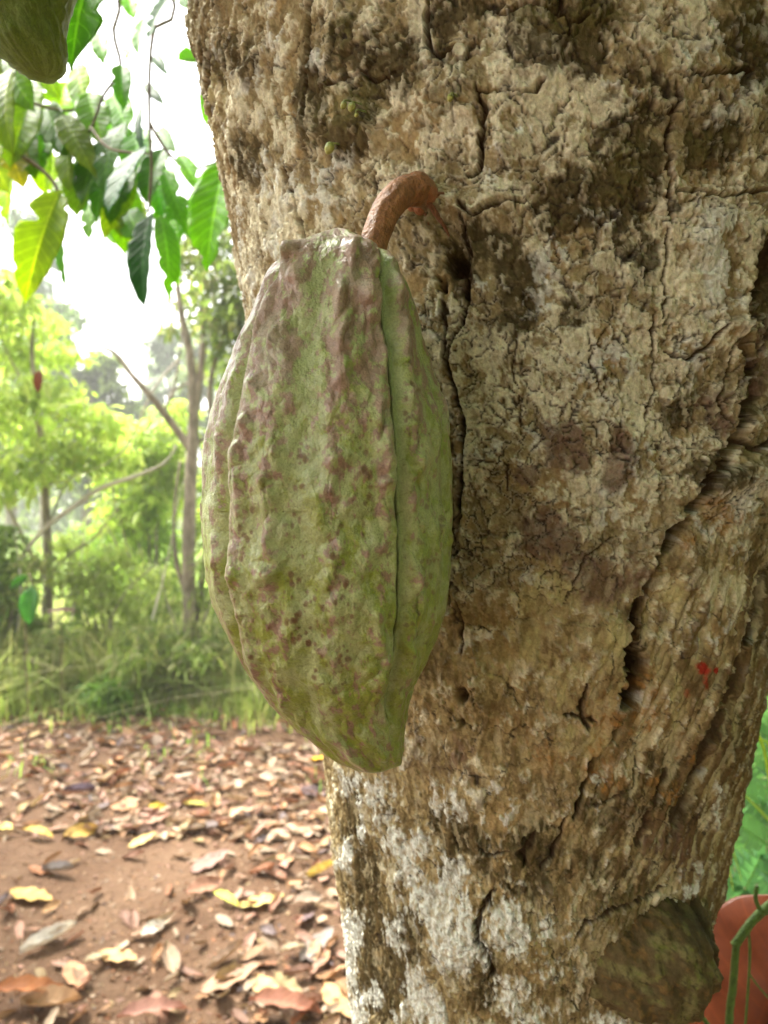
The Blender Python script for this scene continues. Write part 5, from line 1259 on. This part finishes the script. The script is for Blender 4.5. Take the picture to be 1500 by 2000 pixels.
# rust red leaf and the climbing stem in the lower right corner
rl = empty('rust_leaf', P(1520, 2080, .62), 'huge smooth rust red leaf filling the lower right corner behind a green climbing stem', 'leaf')
def bigred():
    nu, nv = 60, 40; u = np.linspace(0, 1, nu); v = np.linspace(-1, 1, nv); U, Vv = np.meshgrid(u, v, indexing='ij')
    w_ = .078*np.sin(np.pi*np.clip(u*.93+.05, 0, 1))**.6; w_ = np.where(u > .85, w_*(1-.35*ss(.85, 1, u)), w_)
    X = Vv*w_[:, None]; Zl = U*.24; Yl = .9*np.abs(Vv)**1.6*w_[:, None]*np.where(Vv > 0, 1.0, .45)+.03*(U-.5)**2+.002*np.sin(U*30)*np.abs(Vv)
    V = np.stack([X, Yl, Zl], -1).reshape(-1, 3)
    R = Matrix.Rotation(rad(20), 3, 'Y')@Matrix.Rotation(rad(-22), 3, 'Z')
    return V@np.array(R).T+np.array(P(1400, 2245, .62)), grid_faces(nu, nv), np.stack([U, Vv], -1).reshape(-1, 2)
V, Q, uv = bigred(); me = npmesh('blade', V, Q, uv=uv); o = under(link('blade', me, mat_bigleaf('rust_leaf_skin', .38, .15, True)), rl); o.color = (.12, .030, .012, 1)
sm_ = o.modifiers.new('thickness', 'SOLIDIFY'); sm_.thickness = .0007
V, Q = tube([B(1480, .9), P(1470, 2500, .66), P(1450, 2240, .62)], [.003, .003, .0025], 16, 8); under(link('leaf_stalk', quad2poly('leaf_stalk', V, Q), M_TWIG), rl)
vine = empty('climbing_stem', P(1425, 2060, .5), 'bright green jointed stem climbing past the rust red leaf in the lower right corner', 'vine')
VC = (.11, .19, .035)
def vt(pl, d, r, name='stem'):
    under(link(name, colour_tube(name, [P(x, y, d) for x, y in pl], [r, r*.95, r*.9], 40, 10, VC, 4, .2), M_STALK), vine)
vt([(1425, 2120), (1424, 2000), (1432, 1920), (1438, 1845)], .50, .0028)
vt([(1434, 1848), (1462, 1808), (1485, 1782), (1530, 1745)], .50, .0030)
vt([(1452, 1822), (1500, 1780), (1540, 1778)], .50, .0016, 'tendril'); vt([(1478, 1730), (1476, 1756), (1486, 1782)], .50, .0016, 'tendril')
vt([(1462, 1810), (1464, 1880), (1455, 2010)], .50, .0009, 'tendril'); vt([(1462, 1900), (1480, 1925), (1510, 1960)], .50, .0007, 'tendril')
vt([(1338, 1935), (1352, 1965), (1378, 1995), (1410, 2040)], .50, .0018)

# ================================================================== added haze volume, paling far trees like an overexposed wash
V = np.array([(x, y, z) for z in (-9, 45) for y in (-260, 240) for x in (-420, 420)], float)
Qh = np.array([(0, 2, 3, 1), (4, 5, 7, 6), (0, 1, 5, 4), (2, 6, 7, 3), (0, 4, 6, 2), (1, 3, 7, 5)])
hm_ = bpy.data.materials.new('haze'); hm_.use_nodes = True; ht = hm_.node_tree; ht.nodes.clear()
ho = ht.nodes.new('ShaderNodeOutputMaterial'); hv = ht.nodes.new('ShaderNodeVolumePrincipled')
hv.inputs['Color'].default_value = (1, 1, .97, 1); hv.inputs['Density'].default_value = .004; hv.inputs['Anisotropy'].default_value = .2
ht.links.new(hv.outputs[0], ho.inputs['Volume'])
hz = link('haze', npmesh('haze', V, Qh, smooth=False), hm_); tag(hz, 'thin added haze paling the whole clearing', 'haze', None, 'stuff')
